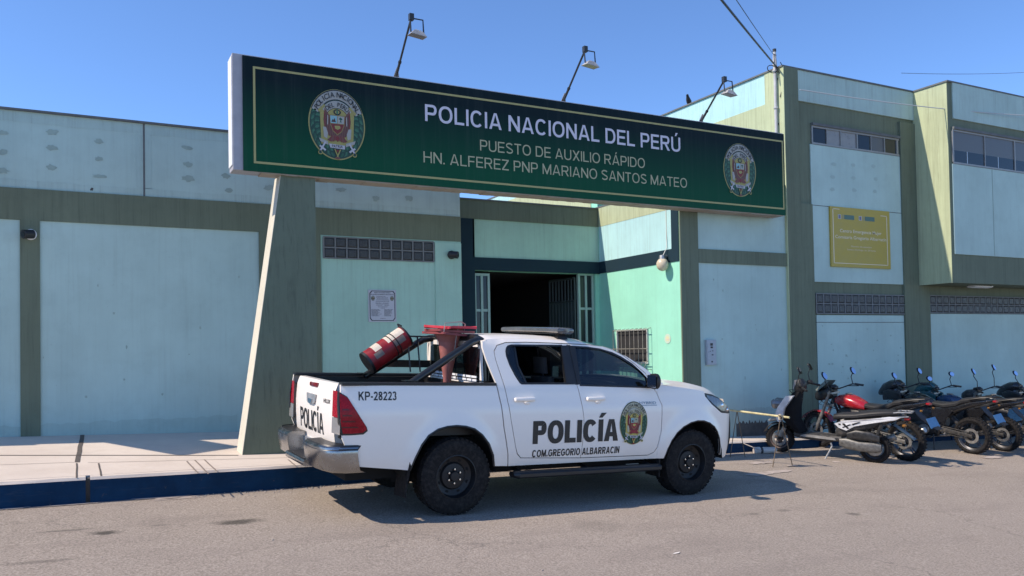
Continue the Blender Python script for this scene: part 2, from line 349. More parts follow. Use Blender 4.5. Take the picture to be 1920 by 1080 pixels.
# ------------------------------------------------------------------ block capitals for signs and liveries (capital height 1)
def glyph(ch, s, h):
    P = []; acc = None
    if ch in 'ÁÍÚÉÓ': acc = True; ch = {'Á': 'A', 'Í': 'I', 'Ú': 'U', 'É': 'E', 'Ó': 'O'}[ch]
    def rect(x0, y0, x1, y1): P.append([(x0, y0), (x1, y0), (x1, y1), (x0, y1)])
    def ring(cx, cy, rx, ry, a0=0, a1=360, n=28, sx=None, hy=None, e=2.25):
        sx = sx or s; hy = hy or h; k = max(4, int(n*abs(a1-a0)/360))
        def pt(rx, ry, a): c, t = math.cos(a), math.sin(a); return (cx+rx*math.copysign(abs(c)**(2/e), c), cy+ry*math.copysign(abs(t)**(2/e), t))
        for i in range(k):
            a, b = R(a0+(a1-a0)*i/k), R(a0+(a1-a0)*(i+1)/k)
            P.append([pt(rx, ry, a), pt(rx, ry, b), pt(rx-sx, ry-hy, b), pt(rx-sx, ry-hy, a)])
    def bar(x0, y0, x1, y1, w): P.append([(x0, y0), (x0+w, y0), (x1+w, y1), (x1, y1)])
    W = {'A': 1.0, 'B': .90, 'C': .97, 'D': .93, 'E': .80, 'F': .76, 'G': 1.02, 'H': .92, 'I': s, 'J': .7, 'K': .95, 'L': .74, 'M': 1.10, 'N': .93, 'O': 1.04, 'P': .86, 'R': .93, 'S': .86, 'T': .84, 'U': .92, 'X': .94, 'Z': .82, 'Y': .9, 'V': .95}.get(ch, .70)
    if ch == ' ': return [], .26
    if ch == '.': rect(0, 0, s, s*.95); return P, s
    if ch == '-': rect(0, .30, .36, .30+h*1.05); return P, .36
    if ch == 'I': rect(0, 0, s, 1)
    elif ch == 'L': rect(0, 0, s, 1); rect(s, 0, W, h)
    elif ch in 'EF':
        rect(0, 0, s, 1); rect(s, 1-h, W, 1); rect(s, .5-h*.45, W*.93, .5+h*.55)
        if ch == 'E': rect(s, 0, W, h)
    elif ch == 'H': rect(0, 0, s, 1); rect(W-s, 0, W, 1); rect(s, .5-h*.45, W-s, .5+h*.55)
    elif ch == 'T': rect(0, 1-h, W, 1); rect((W-s)/2, 0, (W+s)/2, 1-h)
    elif ch == 'N': rect(0, 0, s, 1); rect(W-s, 0, W, 1); P.append([(s, 1), (s, 1-s*1.7), (W-s, 0), (W-s, s*1.7)])
    elif ch == 'M':
        rect(0, 0, s*.95, 1); rect(W-s*.95, 0, W, 1); P.append([(s*.95, 1), (s*.95, 1-s*2.2), (W/2-s*.35, 0), (W/2, 0), (W/2, s*1.6)]); P.append([(W-s*.95, 1), (W/2, s*1.6), (W/2, 0), (W/2+s*.35, 0), (W-s*.95, 1-s*2.2)])
    elif ch == 'Z': rect(0, 0, W, h); rect(0, 1-h, W, 1); P.append([(0, h), (s*1.35, h), (W, 1-h), (W-s*1.35, 1-h)])
    elif ch == 'X': bar(0, 0, W-s*1.25, 1, s*1.25); P.append([(0, 1), (s*1.25, 1), (W/2+s*.3, .5+s*.45), (W/2-s*.3, .5-s*.35+.0)]) ; P.append([(W-s*1.25, 0), (W, 0), (W/2+s*.3, .5+s*.35), (W/2-s*.3, .5-s*.45)])
    elif ch == 'K': rect(0, 0, s, 1); P.append([(s, .36), (s, .62), (W-s*1.3, 1), (W, 1), (s+.1, .40)]); P.append([(s+.12, .52), (s+.26, .66), (W, 0), (W-s*1.25, 0)])
    elif ch == 'A':
        m = W/2; k = s*1.06; P.append([(0, 0), (k, 0), (m, 1-h*.75), (m, 1), (m-k*.55, 1)]); P.append([(W, 0), (m+k*.55, 1), (m, 1), (m, 1-h*.75), (W-k, 0)])
        y = .21; x = k+(m-k)*(y/(1-h*.75)); y2 = y+h*.95; x2 = k+(m-k)*(y2/(1-h*.75)); P.append([(x, y), (W-x, y), (W-x2, y2), (x2, y2)])
    elif ch == 'O': ring(W/2, .5, W/2, .515)
    elif ch in 'CG':
        ring(W/2, .5, W/2, .515, 38, 318 if ch == 'C' else 330)
        if ch == 'G': rect(W*.54, .40, W, .40+h); rect(W-s*.95, .12, W, .40)
    elif ch == 'D': rect(0, 0, s, 1); ring(W-.5, .5, .5, .5, -90, 90); rect(s, 0, W-.5, h); rect(s, 1-h, W-.5, 1)
    elif ch == 'P': rect(0, 0, s, 1); ring(W-.31, .69, .31, .31, -90, 90); rect(s, .38, W-.31, .38+h); rect(s, 1-h, W-.31, 1)
    elif ch == 'R': rect(0, 0, s, 1); ring(W-.34, .71, .30, .29, -90, 90); rect(s, .42, W-.34, .42+h); rect(s, 1-h, W-.34, 1); P.append([(W-s*1.25, 0), (W, 0), (W*.66, .42), (W*.66-s*1.15, .42)])
    elif ch == 'B': rect(0, 0, s, 1); ring(W-.33, .74, .28, .26, -90, 90); rect(s, 1-h, W-.33, 1); ring(W-.29, .27, .29, .27, -90, 90); rect(s, .48, W-.30, .48+h*.9); rect(s, 0, W-.29, h)
    elif ch == 'U': rect(0, .34, s, 1); rect(W-s, .34, W, 1); ring(W/2, .34, W/2, .355, 180, 360)
    elif ch in 'S238':
        def stroke(pts, w):
            n = len(pts)
            for i in range(n-1):
                (x0, y0), (x1, y1) = pts[i], pts[i+1]; d = math.hypot(x1-x0, y1-y0); nx, ny = -(y1-y0)/d*w/2, (x1-x0)/d*w/2
                P.append([(x0+nx, y0+ny), (x0-nx, y0-ny), (x1-nx, y1-ny), (x1+nx, y1+ny)])
        w = (s+h)/2; A = lambda cx, cy, rx, ry, a0, a1, n=10: [(cx+rx*math.cos(R(a0+(a1-a0)*i/n)), cy+ry*math.sin(R(a0+(a1-a0)*i/n))) for i in range(n+1)]
        if ch == 'S': stroke(A(W/2, .74, W/2-w/2, .265-w/2, 25, 250)+A(W/2, .25, W/2-w/2, .27-w/2, 80, -155), w)
        elif ch == '8': ring(W/2, .745, W*.47, .26); ring(W/2, .27, W/2, .28)
        elif ch == '3': ring(W/2-.02, .74, W*.47, .27, -80, 165); ring(W/2-.02, .275, W*.5, .285, -165, 85)
        elif ch == '2': stroke(A(W/2, .70, W/2-w/2, .31-w/2, 170, -35, 12)+[(w*.9, h*.7)], w); rect(0, 0, W, h)
    else: rect(0, 0, W, 1)
    if acc: c = W/2; P.append([(c-s*.45, 1.08), (c+s*.25, 1.08), (c+s*1.15, 1.30), (c+s*.05, 1.30)])
    return P, W
def block_text(mb, txt, fn, w, cap, s=.22, h=.17, gap=.13, m=0, align='l', lift=.00012):
    """fn(u, v, d): d lifts each stroke a hair so that none share a plane"""
    G = []; x = 0
    for ch in txt:
        P, W = glyph(ch, s, h); G.append((x, P)); x += W+gap
    tot = x-gap; sx = w/tot; k = 0; off = {'l': 0, 'c': -w/2, 'r': -w}[align]
    for x, P in G:
        for p in P:
            q = [fn((x+u)*sx+off, v*cap, lift*(k % 12)) for u, v in p]; a = sum(p[i][0]*p[(i+1) % len(p)][1]-p[(i+1) % len(p)][0]*p[i][1] for i in range(len(p)))
            mb.add(q if a > 0 else q[::-1], [tuple(range(len(q)))], m); k += 1
# ================================================================== setting: road, kerb, pavement
road = MB()
xs = [-90, -40, -15, -6, 0, 6, 12, 20, 30, 60, 110]; ys = [-60, -20, -6, 0, 4, 8, 10.4, 13, 20, 45, 90]
road.grid([[(x, y, gz(x, y)) for x in xs] for y in ys])
tag(road.build('road', M['asphalt']), kind='structure')
KERB = [(-14, 8.1), (-6, 8.72), (-.67, 9.2), (1.97, 9.43), (5.0, 9.83), (7.4, 10.12), (9.0, 10.33), (10.2, 10.46), (13, 10.58), (17, 10.66), (28, 10.8)]
def kerb_h(x): return .25 if x < 6 else max(.17, .25-.02*(x-6))
def kerbY(x):
    for (a, b), (c, d) in zip(KERB, KERB[1:]):
        if x <= c: return b+(d-b)*(x-a)/(c-a)
    return KERB[-1][1]
def pz(x, y): return gz(x, y)+kerb_h(x)
# pavement: a slab from the kerb line to the walls
pav = MB(); KX = sorted(set([k[0] for k in KERB]+[-10, -3, 1, 3.5, 6.2, 8.2, 11.5, 15, 22]))
top = [[(x, kerbY(x)+.13+(14.5-kerbY(x)-.13)*t, pz(x, kerbY(x)+.13+(14.5-kerbY(x)-.13)*t)) for x in KX] for t in (0, .25, .5, .75, 1)]
pav.grid(top, smooth=False)
pav.grid([[(p[0], p[1], p[2]-.4) for p in top[0]], top[0]], smooth=False)
def groove(a, b, w, m=1, dz=.004):
    a = Vector((*a, 0)); b = Vector((*b, 0)); d = (b-a).normalized(); nrm = Vector((-d.y, d.x, 0))*w/2; n = 6
    P = [[], []]
    for i in range(n+1):
        c = a+(b-a)*i/n+Vector((random.uniform(-1, 1), random.uniform(-1, 1), 0))*w*.12
        for k, sg in ((0, -1), (1, 1)):
            q = c+nrm*sg; P[k].append((q.x, q.y, pz(q.x, q.y)+dz))
    pav.grid(P, m, False)
def gp(px, py):
    p = atG(px, py, .25); return (p[0], p[1])
groove(gp(0, 854), gp(447, 854), .035); groove((gp(0, 854)[0]-8, gp(0, 854)[1]-.5), gp(0, 854), .035)
groove(gp(155, 815), gp(145, 867), .05)
groove(gp(0, 872), gp(140, 867), .012, 2); groove(gp(165, 868), gp(560, 858), .012, 2)
groove(gp(144, 869), gp(144, 896), .016); groove(gp(185, 869), gp(190, 893), .016)
for a, b in (((350, 865), (372, 888)), ((365, 863), (391, 889)), ((383, 862), (408, 885)), ((540, 862), (556, 875))): groove(gp(*a), gp(*b), .018, 2)
tag(pav.build('pavement', [M['paving'], M['joint'], plain('shallow_joint', (.22, .18, .155), .9)]), kind='structure')
kb = MB()
def kerb_run(xa, xb):
    n = max(2, int((xb-xa)/.3)); F = []
    for i in range(n+1):
        x = xa+(xb-xa)*i/n; y = kerbY(x); g = gz(x, y); h = kerb_h(x); w = .006*random.uniform(-1, 1)
        F.append([(x, y-.02+w, g-.1), (x, y+w, g+h-.025), (x, y+.025, g+h+.002+w*.3), (x, y+.15, g+h+.003), (x, y+.15, g-.1)])
    for j in range(4):
        kb.grid([[F[i][j] for i in range(n+1)], [F[i][j+1] for i in range(n+1)]], 0 if j == 0 else 1, False)
    for q in (F[0], F[-1]): kb.add(q, [(0, 1, 2, 3, 4)], 0)
jx = atG(165, 942)[0]
for a, b in ((-14, -6.2), (-6.15, -3.0), (-2.95, jx-.02), (jx+.02, 3.2), (3.23, 6.3), (6.33, 9.4), (9.43, 12.5), (12.53, 15.6), (15.63, 28)): kerb_run(a, b)
kb.box(jx-.02, jx+.02, kerbY(jx)+.03, kerbY(jx)+.12, gz(jx, kerbY(jx))-.1, gz(jx, kerbY(jx))+.235, 2)
tag(kb.build('kerb', [M['kerb'], M['paving'], M['joint']]), kind='structure')
# loose dirt gathered along the kerb
dm = MB()
def dirt_patch(cx, cy, rx, ry, n=26, h=.006, ang=0):
    pts = []
    for k in range(n):
        w = 2*math.pi*k/n; q = 1+random.uniform(-.22, .22); x, y = rx*q*math.cos(w), ry*q*math.sin(w)
        x, y = x*math.cos(ang)-y*math.sin(ang), x*math.sin(ang)+y*math.cos(ang); pts.append((cx+x, cy+y, gz(cx+x, cy+y)+h))
    dm.add(pts, [tuple(range(n))])
for k in range(30):
    x = random.uniform(-6, 16); dirt_patch(x, kerbY(x)-random.uniform(.03, .22), random.uniform(.12, .5), random.uniform(.015, .05), ang=.09, h=.004+.0015*(k % 5))
for k in range(12):
    x = random.uniform(7.6, 17); y = kerbY(x)-random.uniform(.1, 2.1)
    if y > gz(0,0): dirt_patch(x, y, random.uniform(.05, .35), random.uniform(.03, .12), ang=.1, h=.004+.0015*(k % 5))
tag(dm.build('dirt', M['dirt']), kind='stuff')
gv = MB()
for k in range(300):
    if k < 130: x = random.uniform(1.0, 2.8); y = kerbY(x)-abs(random.gauss(0, .09))
    elif k < 270: x = random.uniform(7.5, 15); y = kerbY(x)-abs(random.gauss(0, .6))
    else: x = random.uniform(-3, 14); y = random.uniform(4, 9.6)
    r = random.uniform(.004, .011); z = gz(x, y)
    gv.ell((x, y, z+r*.35), (r*random.uniform(.8, 1.6), r, r*.6), 6, k % 2)
tag(gv.build('gravel', [M['dirt'], M['roof']], sharp=0), kind='stuff')
# ================================================================== buildings
D1, D2, D3, D4 = 12.70, 13.50, 11.02, 10.25
def X1(px, py): return atY(px, py, D1)[0]
def Z1(px, py): return atY(px, py, D1)[2]
def X3(px, py): return atY(px, py, D3)[0]
def Z3(px, py): return atY(px, py, D3)[2]
LOW = -2.6
ps = empty('police_station', (4.0, 13.0, -1.2), 'low mint and olive police station with open recessed entrance behind the long green sign', 'building')
PX = lambda n, mb, mats, **k: at_base(ps, n, mb, mats, **k)
xe = X1(863, 430)            # right end of the left wing
zt, zb, zb2 = 3.306, Z1(200, 363.5), Z1(200, 420.5)   # parapet top, band top, band bottom
# --- left wing wall
w = MB(); w.box(-11, xe, D1, D1+.25, LOW, zt, 0)
# pale fade lines and repair patches on the parapet
def fade(x0, x1, z0, z1, m=1, n=26, d=.003, D=D1, amp=.012):
    up = [(x0+(x1-x0)*i/n, z1+random.uniform(-amp, amp)) for i in range(n+1)]; dn = [(x0+(x1-x0)*i/n, z0+random.uniform(-amp, amp)) for i in range(n+1)]
    w.grid([[(x, D-d, z) for x, z in dn], [(x, D-d, z) for x, z in up]], m, False)
for a, b in ((-11, -7.2), (-7.15, -3.1), (-3.05, X1(268, 300)-.02), (X1(268, 300)+.02, xe-.01)):
    fade(a, b, zt-.15, zt-.02); fade(a, b, zb+.005, zb+.11)
    fade(a, a+.09, zb+.12, zt-.16, n=2); fade(b-.07, b, zb+.12, zt-.16, n=2)
fade(xe-.62, xe-.5, zb+.12, zt-.16, n=2)
def patch(px, py, rx=.07, rz=.035, D=D1, m=2):
    p = atY(px, py, D); n = 14; pts = []
    for k in range(n):
        a = 2*math.pi*k/n; q = 1+random.uniform(-.3, .3); pts.append((p[0]+rx*q*math.cos(a), D-.005, p[2]+rz*q*math.sin(a)))
    w.add(pts, [tuple(range(n))], m)
for px, py in ((6, 249), (6, 285), (4, 320), (98, 248), (97, 277), (96, 314), (186, 265), (186, 298), (187, 331), (352, 277), (352, 308), (353, 335), (430, 357), (503, 352), (424, 330), (640, 356), (705, 372), (767, 372)):
    patch(px, py, random.uniform(.05, .085), random.uniform(.025, .045))
patch(172, 355, .02, .02, m=3)
for k in range(11): patch(random.uniform(80, 470), random.uniform(450, 800), random.uniform(.006, .018), random.uniform(.008, .03), m=2)
fade(-11, X1(445, 800), -1.42, Z1(200, 790), 4, 160, amp=.02)
PX('wall', w, [M['mint_blue'], M['fadeband'], M['patch'], M['grime'], wallpaint('stained_blue_paint', (.39, .52, .48), .6, .2)])
w = MB(); w.box(-11, xe, D1-.02, D1, zb2, zb, 0)
PX('band', w, M['olive'])
for xa, xb in ((X1(38, 600), X1(75.5, 600)), (X1(485, 436), X1(600, 440)), (-3.75, -3.52), (-6.8, -6.57)):
    w = MB(); w.box(xa, xb, D1-.024, D1, LOW, zb2, 0); PX('pilaster', w, M['olive'])
w = MB(); w.box(-11, xe, D1-.035, D1+.27, zt, zt+.03, 0); PX('coping', w, M['coping'])
w = MB(); jx0 = X1(270, 300); w.box(jx0-.012, jx0+.012, D1-.007, D1+.02, zb, zt, 0); PX('wall_joint', w, M['coping'])
# unseen, off to the left: parapet step and plate added to cast the pavement shadow
w = MB(); w.box(-8.6, -5.05, D1-.03, D1+.3, zt+.03, zt+.5, 0); PX('unseen_parapet_step', w, M['olive'])
w = MB()
def up(s, h): return (s[0]-.94*h, s[1]+.18*h, s[2]+h)
s1a, s1b, s2a, s2b = [atG(*q, .25) for q in ((243, 838), (334, 854), (366, 826), (452, 840))]
b0, b1, t0, t1 = up(s1a, 3.3), up(s1b, 3.3), up(s2a, 4.2), up(s2b-(s2b-s2a)*.12, 4.2)
ext = lambda a, b: tuple(np.array(a)+(np.array(a)-np.array(b))*((D1-.036-a[1])/(a[1]-b[1])))
b0, t0 = ext(b0, b1), ext(t0, t1)
w.hexa([b0, (b0[0]+.08, b0[1], b0[2]), (b1[0]+.08, b1[1], b1[2]), b1, t0, (t0[0]+.08, t0[1], t0[2]), (t1[0]+.08, t1[1], t1[2]), t1], 0)
PX('unseen_shadow_beam', w, M['olive'])
# right of the column: paler panel, glass blocks, raised strip
xg0, xg1 = X1(606, 465), X1(812, 470); zg1, zg0 = Z1(700, 448.5), Z1(700, 487)
w = MB(); w.box(X1(600, 500), xe-.002, D1-.012, D1, LOW, zb2, 0); PX('wall_panel', w, M['mint_soft'])
w = MB(); w.box(X1(815, 500), xe-.002, D1-.03, D1-.012, LOW, zb2-.03, 0); w.box(X1(600, 500)+.02, xg0-.02, D1-.022, D1-.012, LOW, zb2, 0)
PX('wall_strip', w, M['mint_soft'])
def glass_blocks(root, x0, x1, z0, z1, D, nx, nz, dark=False):
    f = MB(); f.box(x0, x1, D-.004, D+.01, z0, z1, 0)
    g = (x1-x0)/nx; gzv = (z1-z0)/nz
    for i in range(nx+1): f.box(x0+i*g-.012, x0+i*g+.012, D-.02, D-.004, z0, z1, 0)
    for j in range(nz+1): f.box(x0, x1, D-.018, D-.004, z0+j*gzv-.010, z0+j*gzv+.010, 0)
    o = at_base(root, 'glass_block_window', f, M['mortar'])
    b = MB()
    for i in range(nx):
        for j in range(nz):
            xa, xb, za, zc = x0+i*g+.014, x0+(i+1)*g-.014, z0+j*gzv+.012, z0+(j+1)*gzv-.012
            e = .022
            b.add([(xa, D-.005, za), (xb, D-.005, za), (xb, D-.005, zc), (xa, D-.005, zc), (xa+e, D-.022, za+e), (xb-e, D-.022, za+e), (xb-e, D-.022, zc-e), (xa+e, D-.022, zc-e)],
                  [(0, 1, 5, 4), (1, 2, 6, 5), (2, 3, 7, 6), (3, 0, 4, 7), (4, 5, 6, 7)], 0)
    k = b.build('pane', M['glassblock'], o, origin=root.location)
    return o
glass_blocks(ps, xg0, xg1, zg0, zg1, D1-.012, 10, 2)
w = MB(); w.box(xe-.25, xe, D1+.25, D2+.0, LOW, 2.75, 0); PX('return_wall', w, M['darkblue'])
w = MB(); w.box(-11, xe-.02, D1+.28, 19.5, 2.3, 2.5, 0); w.box(xe-.3, 9.0, D2+.25, 19.5, 2.4, 2.55, 0); PX('roof', w, M['roof'])
# --- recessed entrance: back wall
def XZ2(px, py): p = atY(px, py, D2); return p[0], p[2]
xr = 9.08                                     # right side wall of the recess
zo1 = XZ2(1000, 384)[1]; zo0 = XZ2(1000, 418)[1]; zp0 = XZ2(1000, 487)[1]; zl0 = XZ2(1000, 510)[1]
xd0, xd1 = XZ2(890, 560)[0], XZ2(1117, 560)[0]
FL = gz(7.5, D2)+.26
w = MB()
w.box(xe-.3, xd0, D2, D2+.2, LOW, zl0, 0); w.box(xd1, xr+.02, D2, D2+.2, LOW, zl0, 0); w.box(xe-.3, xr+.02, D2, D2+.2, zl0, zo1, 0)
PX('entrance_wall', w, M['mint'])
w = MB(); w.box(xe-.3, xr, D2-.03, D2, zo0, zo1, 0); PX('band', w, M['olive'])
w = MB(); w.box(XZ2(885, 450)[0], xr, D2-.012, D2, zp0, zo0, 0); PX('wall_panel', w, M['mint_soft'])
w = MB(); w.box(xe-.3, xd0-.003, D2-.04, D2, LOW, zo0, 0); w.box(xd0-.003, xr, D2-.04, D2, zl0, zp0, 0)
w.box(xd0-.003, XZ2(885, 450)[0], D2-.04, D2, zp0, zo0, 0); PX('entrance_surround', w, M['darkblue'])
w = MB(); w.box(xe-.25, xr+.02, D2-.05, D2+.22, zo1, zo1+.025, 0); PX('coping', w, M['coping'])
# hall behind the door
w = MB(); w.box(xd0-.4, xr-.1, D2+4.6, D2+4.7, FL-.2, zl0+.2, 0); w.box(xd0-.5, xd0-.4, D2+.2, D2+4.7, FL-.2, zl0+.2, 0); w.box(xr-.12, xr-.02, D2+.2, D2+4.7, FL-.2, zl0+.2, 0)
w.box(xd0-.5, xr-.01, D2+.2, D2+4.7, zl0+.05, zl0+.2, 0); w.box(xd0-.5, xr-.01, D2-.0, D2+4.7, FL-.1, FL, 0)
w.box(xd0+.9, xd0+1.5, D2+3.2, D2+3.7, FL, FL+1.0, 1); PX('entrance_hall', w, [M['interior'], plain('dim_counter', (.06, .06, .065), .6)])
# fixed sidelights and the folded gate leaf
def sidelight(pxa, pxb):
    xa, xb = XZ2(pxa, 560)[0], XZ2(pxb, 560)[0]; zz = XZ2((pxa+pxb)/2, 512)[1]; y = D2+.05
    f = MB(); t = .045
    f.box(xa, xb, y, y+.05, FL, FL+.12, 0); f.box(xa, xb, y, y+.05, zz-t, zz, 0)
    for x in (xa, (xa+xb)/2-t/2, xb-t): f.box(x, x+t, y-.005, y+.055, FL+.12, zz-t, 0)
    for k in range(1, 4):
        z = zz-(zz-FL)*k/4; f.box(xa+t, xb-t, y+.003, y+.047, z-t/2, z+t/2, 0)
    o = at_base(ps, 'sidelight', f, plain('pale_green_frame', (.30, .42, .38), .55, var=.1))
    g = MB(); g.box(xa+t, xb-t, y+.02, y+.028, FL+.1, zz-t, 0); g.build('pane', M['windowdark'], o, origin=ps.location)
sidelight(891, 921); sidelight(1087, 1116)
g = MB(); hx, hy = XZ2(1084, 560)[0], D2+.12; ex, ey = atY(1031, 560, D2+.9)[0], D2+.9; dx, dy = ex-hx, ey-hy; zz = zl0-.08
for k in range(9):
    x, y = hx+dx*k/8, hy+dy*k/8; g.tube([(x, y, FL+.03), (x, y, zz)], .02, 6)
for k in range(8):
    q = lambda t, o: (hx+dx*t-dy*o, hy+dy*t+dx*o)
    a, b = q(k/8+.015, .01), q(k/8+.11, .01); g.add([(*a, FL+.05), (*b, FL+.05), (*b, zz-.45), (*a, zz-.45)], [(0, 1, 2, 3)])
for z in (FL+.05, zz-.45, zz): g.tube([(hx, hy, z), (ex, ey, z)], .025, 6)
PX('gate_leaf', g, plain('grey_green_gate', (.035, .055, .055), .5, var=.15))
# --- right side wall of the recess and the low right wing
def sideZ(px, py): return atX(px, py, xr)[2]
zs_b, zs_p, zs_d = 2.385, 1.695, 1.468
w = MB(); w.box(xr, xr+.22, D3, D2+.0, LOW, 2.76, 0); w.box(xr+.22, X3(1478, 600), D3, D3+.2, LOW, 2.9, 1); w.box(xr+.0, xr+.22, D2, 18.5, LOW, 3.75, 0)
ww = w
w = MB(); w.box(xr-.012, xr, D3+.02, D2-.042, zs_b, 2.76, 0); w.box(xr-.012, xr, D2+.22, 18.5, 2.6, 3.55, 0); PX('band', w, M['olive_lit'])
w = MB(); w.box(xr-.008, xr, D3+.2, D2-.042, zs_p, zs_b, 0); w.box(xr-.008, xr, D2+.22, 18.5, 3.55, 3.75, 0); PX('wall_panel', w, M['mint_cyan'])
w = MB(); w.box(xr-.014, xr, D3+.02, D2-.042, zs_d, zs_p, 0); w.box(xr-.014, xr, D3+.02, D3+.21, zs_p, zs_b, 0); w.box(xr-.014, xr, D3+.02, D3+.21, zs_b, 2.76, 0); PX('band', w, M['darkblue'])
w = MB(); w.box(xr-.02, xr+.24, D3, D2+.2, 2.76, 2.785, 0); w.box(xr-.02, xr+.24, D2+.2, 18.5, 3.75, 3.78, 0); PX('coping', w, M['coping'])
xw = X3(1308, 500); w = MB(); w.box(xr-.012, xw, D3-.03, D3, LOW, 2.92, 0); PX('pilaster', w, M['olive'])
w = MB(); w.box(xw, X3(1476, 500), D3-.028, D3, Z3(1390, 496), Z3(1390, 471), 0); PX('band', w, M['olive'])
w = MB(); w.box(xr-.03, X3(1476, 500), D3-.04, D3+.22, 2.92, 2.95, 0); PX('coping', w, M['coping'])
w = ww
for k in range(10): patch(random.uniform(1320, 1470), random.uniform(510, 720), random.uniform(.005, .018), random.uniform(.01, .035), D3, 2)
fade(X3(1312, 700)+.02, X3(1478, 700)-.02, -1.9, -1.12, 3, 90, D=D3, amp=.02)
fade(X3(1380, 800), X3(1440, 800), -1.9, -1.36, 4, 40, D=D3-.004, amp=.035)
PX('wing_wall', w, [M['mint'], M['mint_blue'], M['patch'], wallpaint('stained_blue_paint_low', (.38, .50, .46), .6, .3), M['grime']])
# barred window in the lit side wall
ya, yb = atX(1157, 640, xr)[1], atX(1221, 640, xr)[1]; za, zc = sideZ(1190, 692), sideZ(1190, 616)
wn = MB(); wn.box(xr-.006, xr+.02, yb+.10, ya-.05, za+.13, zc-.04, 0)
wo_ = PX('window', wn, M['interior'])
f = MB(); t = .025; y0, y1, z0, z1 = yb+.10, ya-.05, za+.13, zc-.04
for q in ((y0-t, y0, z0-t, z1+t), (y1, y1+t, z0-t, z1+t), (y0, y1, z0-t, z0), (y0, y1, z1, z1+t)): f.box(xr-.03, xr-.004, *q, 0)
f.build('frame', M['barwhite'], wo_, origin=ps.location)
gm = MB()
for k in range(9):
    y = yb+(ya-yb)*k/8; gm.tube([(xr, y, zc), (xr-.06, y, zc-.01), (xr-.09, y, zc-.05), (xr-.09, y, za+.16), (xr-.16, y, za+.05), (xr-.14, y, za), (xr, y, za)], .006, 6)
for z in (zc-.03, (za+zc)/2, za+.14): gm.tube([(xr-.09, yb-.01, z), (xr-.09, ya+.01, z)], .008, 6)
gm.build('window_bars', plain('rusty_white_bars', (.20, .19, .165), .6, var=.4), wo_, origin=ps.location)

# --- the two-storey building
tb = empty('two_storey_building', (14.0, 11.5, -1.5), 'two-storey olive and blue building with overhanging bay behind the parked motorcycles', 'building')
TX = lambda n, mb, mats, **k: at_base(tb, n, mb, mats, **k)
xt = X3(1467, 200); xc = 15.25; ztop = 5.155
w = MB(); w.box(xt, 30, D3, D3+.3, LOW, ztop, 0); w.box(xt, xt+.3, D3+.3, 21, LOW, ztop, 1); w.box(xc, 30, D4, D3-.002, 1.17, ztop, 0)
w.box(xt, 30, 20.7, 21, LOW, ztop, 0)
TX('wall', w, [M['olive'], M['mint_cyan']])
w = MB(); w.box(xt+.3, 30, D3+.3, 20.7, ztop-.9, ztop-.7, 0); TX('roof', w, M['roof'])
w = MB(); w.box(xt-.03, xc, D3-.05, D3+.32, ztop, ztop+.03, 0); w.box(xt-.03, xt+.32, D3+.32, 21, ztop, ztop+.03, 0); w.box(xc-.03, 30, D4-.03, D3+.32, ztop+.001, ztop+.032, 0); TX('coping', w, M['coping'])
# lit left flank
zq = 4.575
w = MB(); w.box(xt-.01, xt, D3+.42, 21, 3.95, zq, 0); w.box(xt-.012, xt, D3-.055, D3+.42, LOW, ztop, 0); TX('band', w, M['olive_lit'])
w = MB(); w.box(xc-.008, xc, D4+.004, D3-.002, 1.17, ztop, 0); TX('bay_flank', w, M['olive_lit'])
# corner pilasters and parapet
def pil(pxa, pxb, D, z0, z1, d=.055, yref=500):
    w = MB(); w.box(atY(pxa, yref, D)[0], atY(pxb, yref, D)[0], D-d, D, z0, z1, 0); TX('pilaster', w, M['olive'])
w = MB(); w.box(xt, X3(1492, 160), D3-.055, D3, Z3(1480, 380), ztop, 0); w.box(xt, X3(1525, 600), D3-.055, D3, LOW, Z3(1480, 380), 0); TX('pilaster', w, M['olive'])
xpl, xpr = X3(1694, 600), X3(1741, 600)
w = MB(); w.box(xpl, xpr, D3-.05, D3, LOW, 1.168, 0); w.box(xpl, xc-.012, D3-.05, D3, 1.168, 4.5, 0); TX('pilaster', w, M['olive'])
w = MB(); w.box(X3(1492, 160), xc-.01, D3-.03, D3, zq, ztop, 0); TX('parapet', w, M['fadeband'])
x4 = lambda px, py: atY(px, py, D4)[0]; z4 = lambda px, py: atY(px, py, D4)[2]
zp4 = z4(1850, 234); w = MB(); w.box(x4(1785, 200), 30, D4-.025, D4, zp4, ztop, 0); TX('parapet', w, M['fadeband'])
# upper windows
def strip_window(D, x0, x1, z0, z1, cells, name='window'):
    f = MB(); t = .035
    f.box(x0, x1, D-.06, D-.004, z1, z1+.05, 1)
    f.box(x0, x1, D-.03, D-.004, z1-t, z1, 0); f.box(x0, x1, D-.03, D-.004, z0, z0+t, 0)
    for c, th in cells: 
        x = x0+(x1-x0)*c; f.box(x-th/2, x+th/2, D-.032, D-.004, z0+t, z1-t, 0)
    return f
xw0, xw1 = X3(1520, 250), X3(1684, 275); zw1, zw0 = Z3(1600, 248), Z3(1600, 281.5)
